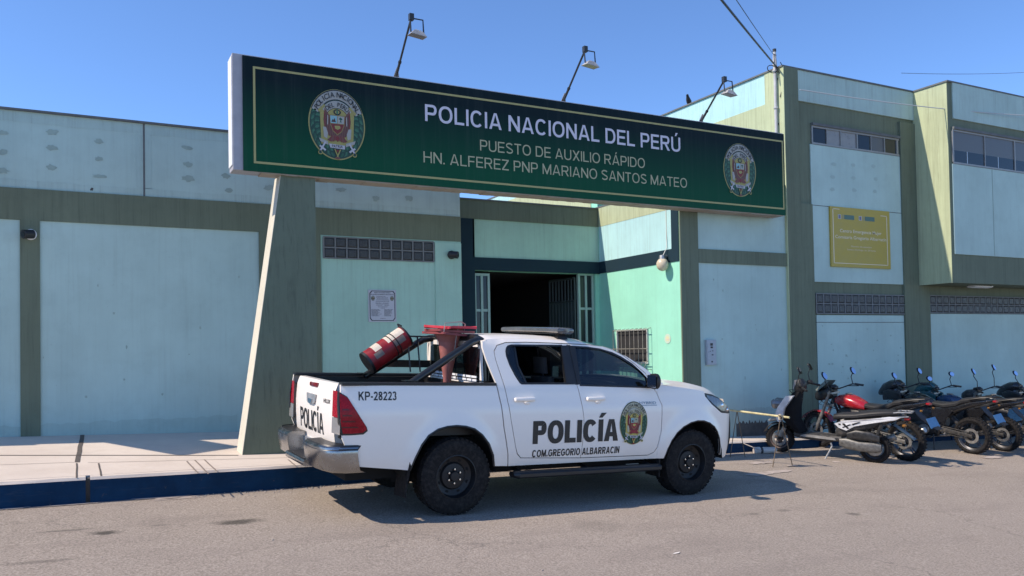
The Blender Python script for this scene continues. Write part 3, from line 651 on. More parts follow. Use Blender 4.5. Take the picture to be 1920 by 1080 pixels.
# the window is a shallow opening: dark back, panes with blinds behind
f = strip_window(D3, xw0, xw1, zw0, zw1, ((0.004, .03), (.16, .012), (.315, .02), (.5, .03), (.66, .012), (.82, .02), (.975, .05)))
WF = plain('dull_window_frame', (.26, .265, .26), .5, .2, var=.1); wd = TX('window', f, [WF, M['coping']])
g = MB(); L = xw1-xw0
for k, (a, b, mm) in enumerate(((0, .155, 0), (.165, .31, 1), (.32, .49, 1), (.51, .65, 0), (.67, .81, 2), (.83, .96, 0))): g.box(xw0+L*a, xw0+L*b, D3-.012, D3-.003, zw0+.02, zw1-.02, mm)
GB = [M['windowdark'], plain('pale_blind_behind_glass', (.26, .265, .26), .3, spec=.25, var=.1), plain('grey_blind_behind_glass', (.12, .125, .125), .3, spec=.25)]
g.build('pane', GB, wd, origin=tb.location)
xb0, xb1 = x4(1785, 280), 24.0; zb1_, zb0_ = z4(1850, 254), z4(1850, 316)
f = strip_window(D4, xb0, xb1, zb0_, zb1_, [(k*1.02/(xb1-xb0), .02 if k % 2 else .035) for k in range(0, 9)])
wd = TX('window', f, [WF, M['coping']])
g = MB()
for k in range(8):
    a = xb0+1.02*k+.02; b = a+.98; zm = zb0_+(zb1_-zb0_)*(.40-.01*k)
    g.box(a, b, D4-.014, D4-.003, zb0_+.03, zm, 0); g.box(a, b, D4-.013, D4-.003, zm, zb1_-.03, 2)
    g.box(a+.42, a+.44, D4-.02, D4-.003, zb0_+.03, zm, 3)
g.build('pane', GB+[M['alu']], wd, origin=tb.location)
# blue panels
w = MB(); xa, xb = X3(1521, 400), X3(1691, 400); za_, zb_ = Z3(1610, 531), zw0-.005
w.box(xa, xb, D3-.02, D3, za_, zb_, 0)
def patch3(px, py, rx, rz, m=1): 
    p = atY(px, py, D3); n = 12; w.add([(p[0]+rx*(1+random.uniform(-.25, .25))*math.cos(6.2832*k/n), D3-.024, p[2]+rz*(1+random.uniform(-.25, .25))*math.sin(6.2832*k/n)) for k in range(n)], [tuple(range(n))], m)
for i, px in enumerate((1561, 1600, 1639)):
    for j, py in enumerate((308, 332, 355)): patch3(px+random.uniform(-3, 3), py+i*2, .06, .035)
for k in range(24): patch3(random.uniform(1540, 1690), random.uniform(600, 720), random.uniform(.008, .03), random.uniform(.008, .03), 2)
for z in (Z3(1540, 387), Z3(1600, 605)): w.box(xa+.01, xb-.01, D3-.023, D3-.0205, z, z+.012, 3)
TX('wall_panel', w, [M['mint_blue'], plain('faint_patch', (.365, .485, .45), .8), M['patch'], M['coping']])
xg0, xg1 = X3(1528, 570), X3(1694, 570); zg1, zg0 = Z3(1610, 552.5), Z3(1610, 588.3)
glass_blocks(tb, xg0, xg1, zg0, zg1, D3-.02, 13, 2)
w = MB(); w.box(X3(1531, 650), xpl-.01, D3-.02, D3, LOW, zg0-.03, 0); TX('wall_panel', w, M['mint_blue'])
xg2, xg3 = xpr+.0, 24.0; w = MB(); w.box(xpr, 30, D3-.02, D3, LOW, Z3(1820, 589), 0); TX('wall_panel', w, M['mint_blue'])
glass_blocks(tb, xpr+.01, xpr+.01+.2077*26, Z3(1820, 589)+.02, Z3(1820, 556), D3-.02, 26, 2)
w = MB(); w.box(x4(1787, 400), 30, D4-.02, D4, z4(1850, 480), zb0_-.005, 0)
TX('wall_panel', w, M['mint_blue'])
for x in (16.6, 18.2, 19.8): w = MB(); w.box(x-.01, x+.01, D4-.024, D4-.0205, z4(1850, 480)+.01, zb0_-.01, 0); TX('wall_joint', w, M['patch'])
# soffit lamp under the bay
l = MB(); p = atX(1853, 538, 16.9); l.loft([(xc+1.2, 10.65, 1.155, .10, .02), (xc+1.25, 10.65, 1.15, .13, .03), (xc+1.75, 10.65, 1.15, .13, .03), (xc+1.8, 10.65, 1.155, .10, .02)], 12)
tag(l.build('ceiling_lamp', M['white'], origin=(xc+1.5, 10.65, 1.17)), 'flat white lamp fixed under the overhanging bay', 'lamp')
# ================================================================== sign, column and small fittings
DS = 10.70
sx0, sx1 = atY(436, 210, DS)[0], atY(1470, 330, DS)[0]; sz1, sz0 = 3.79, 2.325
sg = empty('sign_board', ((sx0+sx1)/2, DS+.2, sz0), 'long green police sign board with gold border and two crests over the entrance', 'sign')
SP = lambda n, mb, mats, **k: at_base(sg, n, mb, mats, **k)
w = MB(); w.box(sx0, sx1, DS, DS+.27, sz0, sz1+.015, 0); w.box(sx0-.012, sx0, DS+.01, DS+.26, sz0+.06, sz1-.02, 1)
SP('frame', w, [plain('shaded_white_metal', (.36, .355, .385), .5, var=.08), M['white']], bevel=.008)  # white metal greyed for its shaded front; only the sunlit end stays white
w = MB(); nb = 60
for i in range(nb):           # rough plaster edge under the box
    x = sx0+.35+(sx1-sx0-.4)*i/nb; w.box(x, x+(sx1-sx0-.4)/nb, DS-.006, DS+.25, sz0-.012-random.uniform(0, .010), sz0-.001, 0)
SP('bottom_edge', w, wallpaint('worn_plaster', (.36, .32, .27), .6, .4))
px0 = atY(455, 210, DS)[0]
def signgreen():
    m, t, b = newmat('printed_green_gradient')
    tc = N(t, 'ShaderNodeTexCoord'); s = N(t, 'ShaderNodeSeparateXYZ'); t.links.new(tc.outputs['Object'], s.inputs[0])
    r = N(t, 'ShaderNodeMapRange', ins={1: .25, 2: 1.2}); t.links.new(s.outputs[2], r.inputs[0])
    c = mixc(t, r.outputs[0], (.006, .072, .036), (.006, .016, .020))
    st = noise(t, 1, 4, .7, stretch=(14, 14, .5)); c = mixc(t, ramp(t, st, .5, .85, c1=(.12,)*3+(1,)), c, (.12, .14, .13))
    t.links.new(c, b.inputs['Base Color']); b.inputs['Roughness'].default_value = .5; b.inputs['Specular IOR Level'].default_value = .10; return m
w = MB(); w.box(px0, sx1, DS-.02, DS, sz0-.004, sz1-.004, 0); SP('panel', w, signgreen())
SY = DS-.0225
def sfn(px, py):
    p = atY(px, py, DS-.02); return p
gold = plain('gold_print', (.36, .33, .13), .5, var=.06); whitep = plain('white_print', (.60, .58, .66), .5); tan = plain('pale_gold_print', (.40, .39, .24), .5)
b0 = sfn(474, 124); b1 = sfn(476.5, 306); bx1 = sx1-.03; t = .028; zb_t, zb_b = b0[2], b1[2]
w = MB(); w.box(b0[0], bx1, SY, DS-.02, zb_t-t, zb_t, 0); w.box(b0[0], bx1, SY, DS-.02, zb_b, zb_b+t, 0); w.box(b0[0], b0[0]+t, SY, DS-.02, zb_b+t, zb_t-t, 0); w.box(bx1-t, bx1, SY, DS-.02, zb_b+t, zb_t-t, 0)
SP('border', w, gold)
def sign_text(s, L, Rr, m, bold):
    # L: (px, baseline, captop) at the left end, Rr the same at the right
    a, b = sfn(L[0], L[1]), sfn(L[0], L[2]); c, d = sfn(Rr[0], Rr[1]), sfn(Rr[0], Rr[2])
    cap = ((b-a)[2]+(d-c)[2])/2; base = (a[2]+c[2])/2; w = MB()
    block_text(w, s, lambda u, v, d: (a[0]+u, SY-.001-d, base+v), c[0]-a[0], cap, *bold)
    SP('lettering', w, m)
sign_text('POLICIA NACIONAL DEL PERÚ', (797, 227, 196.5), (1275.5, 285, 257.5), whitep, (.185, .15, .155))
sign_text('PUESTO DE AUXILIO RÁPIDO', (900, 282.7, 262.3), (1209, 315, 297), tan, (.145, .115, .17))
sign_text('HN. ALFEREZ PNP MARIANO SANTOS MATEO', (794, 305.5, 284.5), (1288, 351.5, 334), tan, (.145, .115, .17))

EM = [plain('crest_gold', (.30, .27, .09), .5), plain('crest_dark_green', (.012, .05, .032), .5), plain('crest_silver', (.34, .34, .31), .5), plain('crest_yellow', (.32, .285, .085), .5),
      plain('crest_brown_red', (.15, .060, .045), .5), plain('crest_white', (.45, .45, .48), .5), plain('crest_sky', (.22, .42, .46), .5), plain('crest_black', (.02, .02, .02), .5),
      plain('crest_leaf_green', (.02, .09, .05), .5), plain('crest_red', (.18, .02, .02), .5), plain('crest_leaf_light', (.04, .14, .08), .5), plain('crest_dull_gold', (.24, .17, .06), .5), plain('crest_dark_brown', (.07, .03, .022), .5)]
def emblem(fn, step=.0012, ground=1):
    """crest in unit coordinates u, v in -1..1; fn(u, v, depth)"""
    w = MB()
    def P(pts, m, lay): w.add([fn(u, v, lay*step) for u, v in pts], [tuple(range(len(pts)))], m)
    def ell(cu, cv, ru, rv, m, lay, n=28, a=0):
        P([(cu+ru*math.cos(6.28319*k/n)*math.cos(a)-rv*math.sin(6.28319*k/n)*math.sin(a), cv+ru*math.cos(6.28319*k/n)*math.sin(a)+rv*math.sin(6.28319*k/n)*math.cos(a)) for k in range(n)], m, lay)
    def arc(r0, r1, a0, a1, m, lay, n=20):
        A = [R(a0+(a1-a0)*k/n) for k in range(n+1)]
        w.grid([[fn(r0*math.cos(a), r0*math.sin(a), lay*step) for a in A], [fn(r1*math.cos(a), r1*math.sin(a), lay*step) for a in A]], m, False)
    ell(0, 0, 1, 1, 0, 0, 56); ell(0, 0, .955, .965, ground, 1, 56)
    arc(.70, .985, 24, 156, 2, 2, 36); arc(.955, .985, 24, 156, 7, 2.5, 36); arc(.695, .715, 24, 156, 7, 2.5, 36)
    rnd = random.Random(3)
    for sgn in (-1, 1):           # laurel
        for k in range(24):
            a = R(200-90*-0) if 0 else R(158+k*4.4); rr = .80
            for q, off in enumerate((-.09, .07)):
                u, v = (rr+off)*math.cos(a), (rr+off)*math.sin(a)
                ell(sgn*u*.99, v, .085, .04, (8, 10, 1)[(k+q) % 3], 2+.25*(k % 4), 8, (a+(1.0 if q else .2)) if sgn > 0 else math.pi-(a+(1.0 if q else .2)))
    # field
    fld = [(-.56, -.58), (.56, -.58), (.60, .30), (.52, .46), (.34, .56), (.18, .62), (-.18, .62), (-.34, .56), (-.52, .46), (-.60, .30)]
    P(fld, 3, 4)
    arc(.46, .67, 38, 142, 2, 5, 22); arc(.455, .47, 38, 142, 7, 5.5, 22)
    P([(-.68, .36), (-.46, .54), (-.40, .49), (-.62, .30)], 0, 6); P([(.68, .36), (.46, .54), (.40, .49), (.62, .30)], 0, 6)
    for sgn in (-1, 1):           # wings, flags
        P([(sgn*.20, -.05), (sgn*.24, .20), (sgn*.44, .44), (sgn*.48, .10), (sgn*.44, -.14), (sgn*.30, -.22)], 4, 6)
        for k in range(4): P([(sgn*(.26+.055*k), .18-.02*k+.06*k), (sgn*(.29+.055*k), .20+.05*k), (sgn*(.31+.045*k), -.14), (sgn*(.28+.045*k), -.15)], (12, 2, 12, 9)[k], 6.5)
        P([(sgn*.50, -.10), (sgn*.47, -.38), (sgn*.36, -.42), (sgn*.33, -.26), (sgn*.40, -.10)], 2, 7.6)
        for k in range(0): P([(sgn*(.31+.05*k), -.12), (sgn*(.325+.05*k), -.12), (sgn*(.335+.04*k), -.38), (sgn*(.32+.04*k), -.38)], 2, 7.5)
    P([(-.34, -.02), (.34, -.02), (.40, -.16), (.30, -.34), (-.30, -.34), (-.40, -.16)], 4, 7)
    for k in range(9): P([(-.32+.08*k, -.05), (-.30+.08*k, -.05), (-.27+.07*k, -.33), (-.29+.07*k, -.33)], 12, 7.3)
    P([(-.27, .26), (.27, .26), (.25, -.02), (.16, -.20), (0, -.31), (-.16, -.20), (-.25, -.02)], 11, 8.4); P([(-.245, .24), (-.01, .24), (-.01, .03), (-.235, .03)], 6, 8.8); P([(.01, .24), (.245, .24), (.235, .03), (.01, .03)], 2, 8.8); P([(-.23, .01), (.23, .01), (.14, -.18), (0, -.275), (-.14, -.18)], 9, 8.8); P([(.09, .07), (.15, .07), (.13, .13), (.19, .16), (.12, .215), (.05, .16), (.11, .13)], 8, 9.2); P([(-.21, .06), (-.16, .15), (-.13, .12), (-.09, .18), (-.05, .06)], 12, 9.2); P([(-.10, -.04), (.08, -.03), (.12, -.09), (.02, -.15), (-.08, -.12)], 3, 9.2)
    ell(0, .35, .13, .085, 7, 8); ell(0, .35, .08, .05, 3, 8.5, 14); P([(0, .46), (.035, .35), (0, .26), (-.035, .35)], 10, 9)
    P([(-.16, -.30), (.16, -.30), (.36, -.46), (.22, -.50), (0, -.44), (-.22, -.50), (-.36, -.46)], 4, 8)
    for k in range(5): P([(-.2+.1*k, -.32), (-.17+.1*k, -.32), (-.26+.14*k, -.49), (-.29+.14*k, -.49)], 9, 8.5)
    ell(0, -.40, .07, .07, 9, 9, 12); P([(-.2, -.5), (.2, -.5), (.16, -.60), (-.16, -.60)], 3, 8)
    # ribbon, swords
    P([(-.30, -.56), (.26, -.58), (.26, -.69), (-.26, -.67)], 5, 10); P([(-.64, -.42), (-.34, -.50), (-.32, -.60), (-.60, -.52)], 2, 9.5); P([(.64, -.42), (.30, -.52), (.28, -.62), (.60, -.52)], 2, 9.5)
    for sgn in (-1, 1):
        P([(sgn*.62, -.86), (sgn*.66, -.82), (sgn*.44, -.50), (sgn*.40, -.54)], 5, 11); P([(sgn*.64, -.66), (sgn*.60, -.62), (sgn*.40, -.74), (sgn*.44, -.78)], 5, 11.5); ell(sgn*.60, -.83, .08, .06, 3, 11, 12); ell(sgn*.60, -.83, .05, .035, ground, 11.3, 12)
    P([(-.12, -.70), (-.08, -.70), (.06, -.96), (.01, -.96)], 3, 10.5); P([(.12, -.70), (.08, -.70), (-.06, -.96), (-.01, -.96)], 3, 10.8); P([(-.06, -.72), (.06, -.72), (0, -.80)], 9, 11)
    ell(0, -.95, .09, .035, 4, 11, 12)
    # lettering round the rim
    def arctext(s, r, a0, a1, h, m):
        k = len(s)
        for i, ch in enumerate(s):
            if ch == ' ': continue
            a = R(a0+(a1-a0)*i/(k-1)); V, F = text2d(ch, .01); x0 = min(p[0] for p in V); x1 = max(p[0] for p in V); sc = h/.72
            o = []
            for x, y in V:
                lx, ly = (x-(x0+x1)/2)*sc, y*sc-h/2
                o.append(fn((r+ly)*math.cos(a)+lx*math.sin(a), (r+ly)*math.sin(a)-lx*math.cos(a), 12*step))
            w.add(o, F, m)
    arctext('POLICÍA NACIONAL', .845, 148, 32, .155, 7); arctext('DEL PERÚ', .565, 128, 52, .13, 7)
    put_text(w, 'PATRIA', lambda u, v: fn(u, v, 12*step), .38, .075, .01, 7, 'c') if False else put_text(w, 'PATRIA', lambda u, v: fn(u-.01, v-.66, 12*step), .38, .075, .01, 7, 'c')
    return w
def sign_emblem(cx, cy, xl, xr_, yt, yb):
    c = sfn(cx, cy); hw = (sfn(xr_, cy)[0]-sfn(xl, cy)[0])/2; hh = (sfn(cx, yt)[2]-sfn(cx, yb)[2])/2
    SP('emblem', emblem(lambda u, v, d: (c[0]+u*hw, SY-.0005-d, c[2]+v*hh)), EM)
sign_emblem(632, 234, 579, 685.4, 168, 300); sign_emblem(1387, 319, 1357, 1417.7, 269.5, 369)
# scuffs on the panel are in its material; a few fixing brackets to the wing behind
for x in (9.4, 10.2, 11.0): w = MB(); w.box(x-.03, x+.03, DS+.27, D3-.028, 2.6, 2.66, 0); SP('bracket', w, M['darksteel'])

# the leaning column that carries the sign's outer end
def cx_(px, py, Y): return atY(px, py, Y)[0]
yb_, yt_ = 10.36, 10.74; zc0, zc1 = pz(2, yb_)-.25, sz0-.002
col = empty('column', (2.2, 10.5, pz(2.2, 10.5)), 'tapering olive column on the pavement carrying the sign at its left end', 'column')
xl0, xr0 = cx_(455.5, 857, yb_), cx_(597, 860, yb_); xl1, xr1 = cx_(527, 335, yt_), cx_(591, 340, yt_)
k = (pz(2, yb_)-zc0)/(zc1-pz(2, yb_)); xl0 -= (xl1-xl0)*k
Pf = [(xl0, yb_, zc0), (xr0, yb_, zc0), (xr0, yb_+.40, zc0), (xl0, yb_+.40, zc0), (xl1, yt_, zc1), (xr1, yt_, zc1), (xr1, yt_+.36, zc1), (xl1, yt_+.36, zc1)]
w = MB(); w.hexa(Pf, 0); at_base(col, 'shaft', w, M['olive'])
w = MB(); e = .006; q = [(Pf[3][0]-e, Pf[3][1]-.002, zc0), (Pf[0][0]-e, Pf[0][1]+.002, zc0), (Pf[0][0]-.0005, Pf[0][1]+.002, zc0), (Pf[3][0]-.0005, Pf[3][1]-.002, zc0), (Pf[7][0]-e, Pf[7][1]-.002, zc1), (Pf[4][0]-e, Pf[4][1]+.002, zc1), (Pf[4][0]-.0005, Pf[4][1]+.002, zc1), (Pf[7][0]-.0005, Pf[7][1]-.002, zc1)]
w.hexa([q[1], q[2], q[3], q[0], q[5], q[6], q[7], q[4]], 0); at_base(col, 'side_face', w, M['cream'])

# floodlights on the sign
def floodlight(basepx, headpx, label):
    bx, by, bz = atY(*basepx, DS+.14); hx, hy, hz = atY(*headpx, DS-.62)
    root = empty('floodlight', (bx, DS+.14, sz1+.015), label, 'floodlight', 'floodlights on top of the sign board')
    d = Vector((hx-bx, -.76, hz-sz1)); b = Vector((bx, DS+.14, sz1+.015)); h = b+d
    w = MB(); w.tube([b, b+d*.3, b+d*.31, h], [.019, .019, .015, .015], 8); w.tube([b+d*.285, b+d*.315], .024, 8); at_base(root, 'pole', w, M['darksteel'])
    w = MB(); w.box(bx-.06, bx+.08, DS+.06, DS+.24, sz1+.015, sz1+.022, 0)
    w.hexa([(bx-.04, DS+.13, sz1+.02), (bx+.06, DS+.13, sz1+.02), (bx+.06, DS+.15, sz1+.02), (bx-.04, DS+.15, sz1+.02), (bx-.005+d.x*.12, DS+.13+d.y*.12, sz1+.16), (bx+.01+d.x*.12, DS+.13+d.y*.12, sz1+.16), (bx+.01+d.x*.12, DS+.15+d.y*.12, sz1+.16), (bx-.005+d.x*.12, DS+.15+d.y*.12, sz1+.16)], 0)
    at_base(root, 'base_plate', w, M['steel'])
    w = MB(); y = h+Vector((.075, 0, 0)); s = .09
    w.tube([y+Vector((-s, -.02, -.03)), y+Vector((-s, 0, .0)), y+Vector((s, 0, .0)), y+Vector((s, -.02, -.19))], .011, 6); w.tube([y+Vector((-s, 0, 0)), y+Vector((-s, -.02, -.19))], .011, 6)
    w.box(h.x-.03, h.x+.03, y.y-.03, y.y+.03, y.z-.03, y.z+.055, 0); at_base(root, 'yoke', w, M['darksteel'])
    w = MB(); Mx = Matrix.Rotation(R(6), 4, 'X')@Matrix.Rotation(R(6), 4, 'Y')@Matrix.Diagonal((.62, .60, .55, 1))
    def q(x, yy, z): p = Mx@Vector((x, yy, z)); return (y.x+p.x, y.y-.03+p.y, y.z-.20+p.z)
    top = [(-.09, -.06, .05), (.09, -.06, .05), (.09, .06, .05), (-.09, .06, .05)]; bot = [(-.17, -.13, -.06), (.17, -.13, -.06), (.17, .13, -.06), (-.17, .13, -.06)]; lip = [(a*1.06, b*1.06, -.075) for a, b, c in bot]
    w.add([q(*p) for p in top+bot+lip], [(0, 1, 2, 3), (0, 4, 5, 1), (1, 5, 6, 2), (2, 6, 7, 3), (3, 7, 4, 0), (4, 8, 9, 5), (5, 9, 10, 6), (6, 10, 11, 7), (7, 11, 8, 4)], 0)
    w.add([q(a*.98, b*.98, -.07) for a, b, c in bot], [(3, 2, 1, 0)], 1)
    for kx in (-.05, 0, .05): w.add([q(kx-.004, -.05, .05), q(kx+.004, -.05, .05), q(kx+.004, .05, .05), q(kx-.004, .05, .05), q(kx-.004, -.05, .075), q(kx+.004, -.05, .075), q(kx+.004, .05, .075), q(kx-.004, .05, .075)], [(4, 5, 6, 7), (0, 1, 5, 4), (1, 2, 6, 5), (2, 3, 7, 6), (3, 0, 4, 7)], 0)
    at_base(root, 'lamp_head', w, [plain('weathered_lamp_casing', (.40, .39, .38), .5, .3, var=.2), M['windowdark']])
floodlight((741, 146), (771, 36), 'floodlight on a thin pole above the left crest, nearest the sign\'s free end')
floodlight((1054, 191), (1097, 96), 'floodlight on a thin pole above the middle of the sign lettering')
floodlight((1312, 229), (1358, 152), 'floodlight on a thin leaning pole in front of the pale upper flank wall')

# small fittings on the walls
def bullet_cam(p, yaw, label, mats, s=1.0):
    root = empty('security_camera', tuple(p), label, 'security camera', 'security cameras on the front walls')
    w = MB(); w.lathe([(0, 0), (.06*s, 0), (.06*s, -.025*s), (.03*s, -.04*s), (0, -.04*s)], (p[0]+.01, p[1], p[2]), 'y', 16); w.tube([(p[0]+.01, p[1]-.03, p[2]), (p[0], p[1]-.08, p[2]-.005)], .016, 8)
    at_base(root, 'mount', w, mats[1])
    w = MB(); d = Vector((math.sin(yaw), -math.cos(yaw), -.12)).normalized(); c = Vector((p[0], p[1]-.09, p[2]-.005))
    w.tube([c-d*.05, c-d*.045, c+d*.09, c+d*.095], [.03*s, .05*s, .05*s, .042*s], 14); at_base(root, 'body', w, mats[0])
    w = MB(); w.tube([c+d*.096, c+d*.099], .03*s, 12); at_base(root, 'lens', w, M['windowdark'])
    return root
p = atY(56, 440, D1-.024); bullet_cam(p, R(-50), 'black and white security camera on the olive pilaster of the blank wall', [M['black'], M['white']], 1.2)
p = atY(845, 478, D1-.03); bullet_cam(p, R(50), 'dark security camera on the pale strip beside the entrance', [M['black'], M['darksteel']], 1.2)

def plaque():
    a, b = atY(690, 543, D1-.012), atY(743, 603.5, D1-.012); x0, x1, z0, z1 = a[0], b[0], b[2], a[2]; y = D1-.012
    root = empty('plaque', ((x0+x1)/2, y, z0), 'grey plaque with black lettering and two small crests on the wall behind the pickup', 'plaque')
    w = MB(); w.box(x0, x1, y-.014, y, z0, z1, 0); at_base(root, 'plate', w, plain('brushed_grey_plate', (.44, .43, .46), .4, .2, var=.05))
    W, H = x1-x0, z1-z0; fn = lambda u, v: (x0+u*W, y-.016, z0+v*H)
    w = MB(); c = .11; o1 = [(.04, c), (c, .03), (1-c, .03), (.96, c), (.96, 1-c), (1-c, .97), (c, .97), (.04, 1-c)]; i1 = [(.5+(u-.5)*.94, .5+(v-.5)*.955) for u, v in o1]
    w.add([fn(*q) for q in o1]+[fn(*q) for q in i1], [(k, (k+1) % 8, (k+1) % 8+8, k+8) for k in range(8)], 0)
    put_text(w, 'PUESTO DE AUXILIO RÁPIDO', lambda u, v: (x0+W*.5+u, y-.016, z0+H*.895+v), W*.58, H*.030, .02, 0, 'c')
    put_text(w, 'HN. ALFEREZ PNP MARIANO SANTOS MATEO', lambda u, v: (x0+W*.5+u, y-.016, z0+H*.84+v), W*.84, H*.026, .02, 0, 'c')
    for v, a_, b_ in ((.785, .28, .62), (.745, .28, .72), (.71, .3, .7), (.675, .28, .74), (.63, .26, .74), (.58, .25, .46), (.58, .52, .72), (.55, .26, .74), (.51, .28, .50), (.51, .56, .74), (.46, .34, .68), (.42, .44, .58), (.10, .42, .6)):
        x = a_
        while x < b_-.01:
            l = random.uniform(.02, .06); w.add([fn(x, v), fn(min(b_, x+l), v), fn(min(b_, x+l), v+.014), fn(x, v+.014)], [(0, 1, 2, 3)], 1); x += l+.012
    for k in range(8):
        v = .375-.028*k
        for a_, b_ in ((.10, .44+random.uniform(-.12, .04)), (.56, .88+random.uniform(-.12, .02))):
            x = a_
            while x < b_-.01:
                l = random.uniform(.02, .06); w.add([fn(x, v), fn(min(b_, x+l), v), fn(min(b_, x+l), v+.015), fn(x, v+.015)], [(0, 1, 2, 3)], 1); x += l+.012
    at_base(root, 'lettering', w, [M['black'], plain('engraved_grey', (.11, .11, .12), .6)])
    for cu in (.16, .845):
        at_base(root, 'emblem', emblem(lambda u, v, d: (x0+(cu+u*.065)*W, y-.0165-d*.4, z0+(.735+v*.075)*H)), EM)
plaque()

def yellow_sign():
    y = D3-.026; a, b = atY(1554, 388, y), atY(1666, 396, y); c = atY(1557, 500, y); d = atY(1667, 504.5, y)
    x0, x1, z0, z1 = (a[0]+c[0])/2, (b[0]+d[0])/2, (c[2]+d[2])/2, (a[2]+b[2])/2; W, H = x1-x0, z1-z0
    root = empty('wall_sign', ((x0+x1)/2, y, z0), 'mustard yellow notice board on the upper blue panel of the two-storey building', 'sign')
    w = MB(); w.box(x0, x1, y-.03, y+.004, z0, z1, 0); at_base(root, 'panel', w, plain('mustard_print', (.42, .32, .05), .5, var=.04))
    Y = y-.032; fn = lambda u, v: (x0+u*W, Y, z0+v*H); w = MB()
    for q in ((.035, .06, .048, .965), (.94, .06, .953, .92), (.035, .055, .953, .067), (.035, .955, .15, .967), (.84, .905, .953, .917)): w.add([fn(q[0], q[1]), fn(q[2], q[1]), fn(q[2], q[3]), fn(q[0], q[3])], [(0, 1, 2, 3)], 0)
    T = lambda s, v, wd, cap, bold, m=0: put_text(w, s, lambda u, vv: (x0+W*.5+u, Y, z0+H*v+vv), W*wd, H*cap, bold, m, 'c')
    T('Centro Emergencia Mujer', .58, .70, .052, .012); T('Comisaría Gregorio Albarracín', .475, .86, .052, .012)
    T('Horario de atención', .34, .34, .028, 0); T('Lunes a domingo, las 24 horas', .285, .48, .028, 0)
    at_base(root, 'lettering', w, plain('cream_print', (.70, .62, .42), .5))
    w = MB()
    for u in (.12, .465):
        for (a0, a1, mm) in ((0, .055, 0), (.075, .095, 1), (.105, .27, 2)): w.add([fn(u+a0, .80), fn(u+a1, .80), fn(u+a1, .875), fn(u+a0, .875)], [(0, 1, 2, 3)], mm)
        w.add([(x0+(u+.012)*W, Y-.001, z0+.81*H), (x0+(u+.043)*W, Y-.001, z0+.81*H), (x0+(u+.043)*W, Y-.001, z0+.865*H), (x0+(u+.012)*W, Y-.001, z0+.865*H)], [(0, 1, 2, 3)], 3)
    at_base(root, 'logo', w, [plain('pale_print', (.45, .44, .36), .5), plain('beige_print', (.30, .28, .16), .5), plain('teal_print', (.07, .15, .12), .5), plain('violet_print', (.15, .13, .22), .5)])
yellow_sign()

def intercom():
    y = D3; a, b = atY(1321, 637, y), atY(1340, 684, y); x0, x1, z0, z1 = a[0], b[0], b[2], a[2]; W, H = x1-x0, z1-z0
    root = empty('meter_box', ((x0+x1)/2, y, z0), 'tall grey metal meter box low on the blue wall past the entrance', 'meter box')
    w = MB(); w.box(x0, x1, y-.05, y, z0, z1, 0); w.box(x0+.012, x1-.012, y-.056, y-.05, z0+.02, z1-.02, 0); at_base(root, 'casing', w, plain('grey_box_paint', (.36, .40, .44), .5, .2, var=.1), bevel=.004)
    w = MB()
    for u0, u1, v0, v1 in ((.36, .62, .76, .86), (.38, .62, .66, .73), (.30, .36, .52, .56), (.52, .66, .54, .57), (.48, .66, .38, .42), (.44, .58, .10, .16), (.16, .20, .50, .53)): w.box(x0+u0*W, x0+u1*W, y-.058, y-.056, z0+v0*H, z0+v1*H, 0)
    at_base(root, 'display', w, M['black'])
intercom()

# globe lamp on the recess side wall, with its cord
gl = empty('globe_lamp', (xr, 11.46, 1.5), 'round cream globe lamp with a hanging cord on the lit mint side wall', 'lamp')
g0 = atX(1242, 496, xr-.13); g0 = Vector(g0)
w = MB(); w.ell(g0, (.105, .105, .115), 20); at_base(gl, 'globe', w, plain('yellowed_globe', (.58, .50, .36), .35, var=.1))
w = MB(); w.tube([g0+Vector((0, 0, .085)), g0+Vector((0, 0, .16))], [.062, .05], 14); w.tube([g0+Vector((0, 0, .14)), (xr, g0.y+.02, g0.z+.15)], .022, 8); at_base(gl, 'bracket', w, M['steel'])
w = MB(); w.tube([g0+Vector((.02, 0, .16)), g0+Vector((.10, 0, .3)), (xr-.012, g0.y+.02, g0.z+.6), (xr-.014, g0.y+.02, 2.77)], .007, 6); at_base(gl, 'cord', w, plain('white_cord', (.6, .6, .55), .6))
st = atX(1252, 635, xr-.003); w = MB(); w.lathe([(0, 0), (.085, 0), (.085, -.004), (0, -.004)], tuple(st), 'x', 24, 0); w.lathe([(0, -.005), (.045, -.005)], tuple(st), 'x', 18, 1)
w.box(st[0]-.0065, st[0]-.005, st[1]-.05, st[1]+.05, st[2]-.02, st[2]+.0, 2)
tag(w.build('sticker', [plain('pale_sticker', (.50, .62, .50), .6), plain('yellow_sticker', (.62, .60, .36), .6), plain('pinkish_sticker', (.60, .52, .45), .6)], origin=st), 'small faded round sticker on the mint wall beside the barred window', 'sticker')

# service mast with conduit at the corner of the two-storey building
mp_ = empty('service_mast', (xt-.06, D3+.13, 2.9), 'grey conduit mast with cable loops on the corner of the two-storey building', 'mast')
tx_ = atX(1452, 95, xt-.06); my = tx_[1]
w = MB(); w.tube([(xt-.20, my+.12, 3.25), (xt-.08, my+.03, 3.3), (xt-.06, my, 3.42), (xt-.06, my, 5.2)], .029, 10); w.tube([(xt-.06, my, 5.2), (xt-.06, my, tx_[2])], [.042, .026], 10)
for z in (3.7, 4.4, 5.1): w.tube([(xt-.06, my, z), (xt-.06, my, z+.03)], .045, 10)
at_base(mp_, 'pipe', w, plain('grey_conduit', (.46, .46, .46), .5, var=.15))
w = MB(); w.tube([(xt-.06, my, tx_[2]-.02), (xt-.06, my, tx_[2]+.03)], .035, 10); w.box(xt-.08, xt+.06, my-.02, my+.02, 4.95, 4.98, 0); w.box(xt-.08, xt+.06, my-.02, my+.02, 4.1, 4.13, 0); at_base(mp_, 'clamp', w, M['darksteel'])
w = MB()
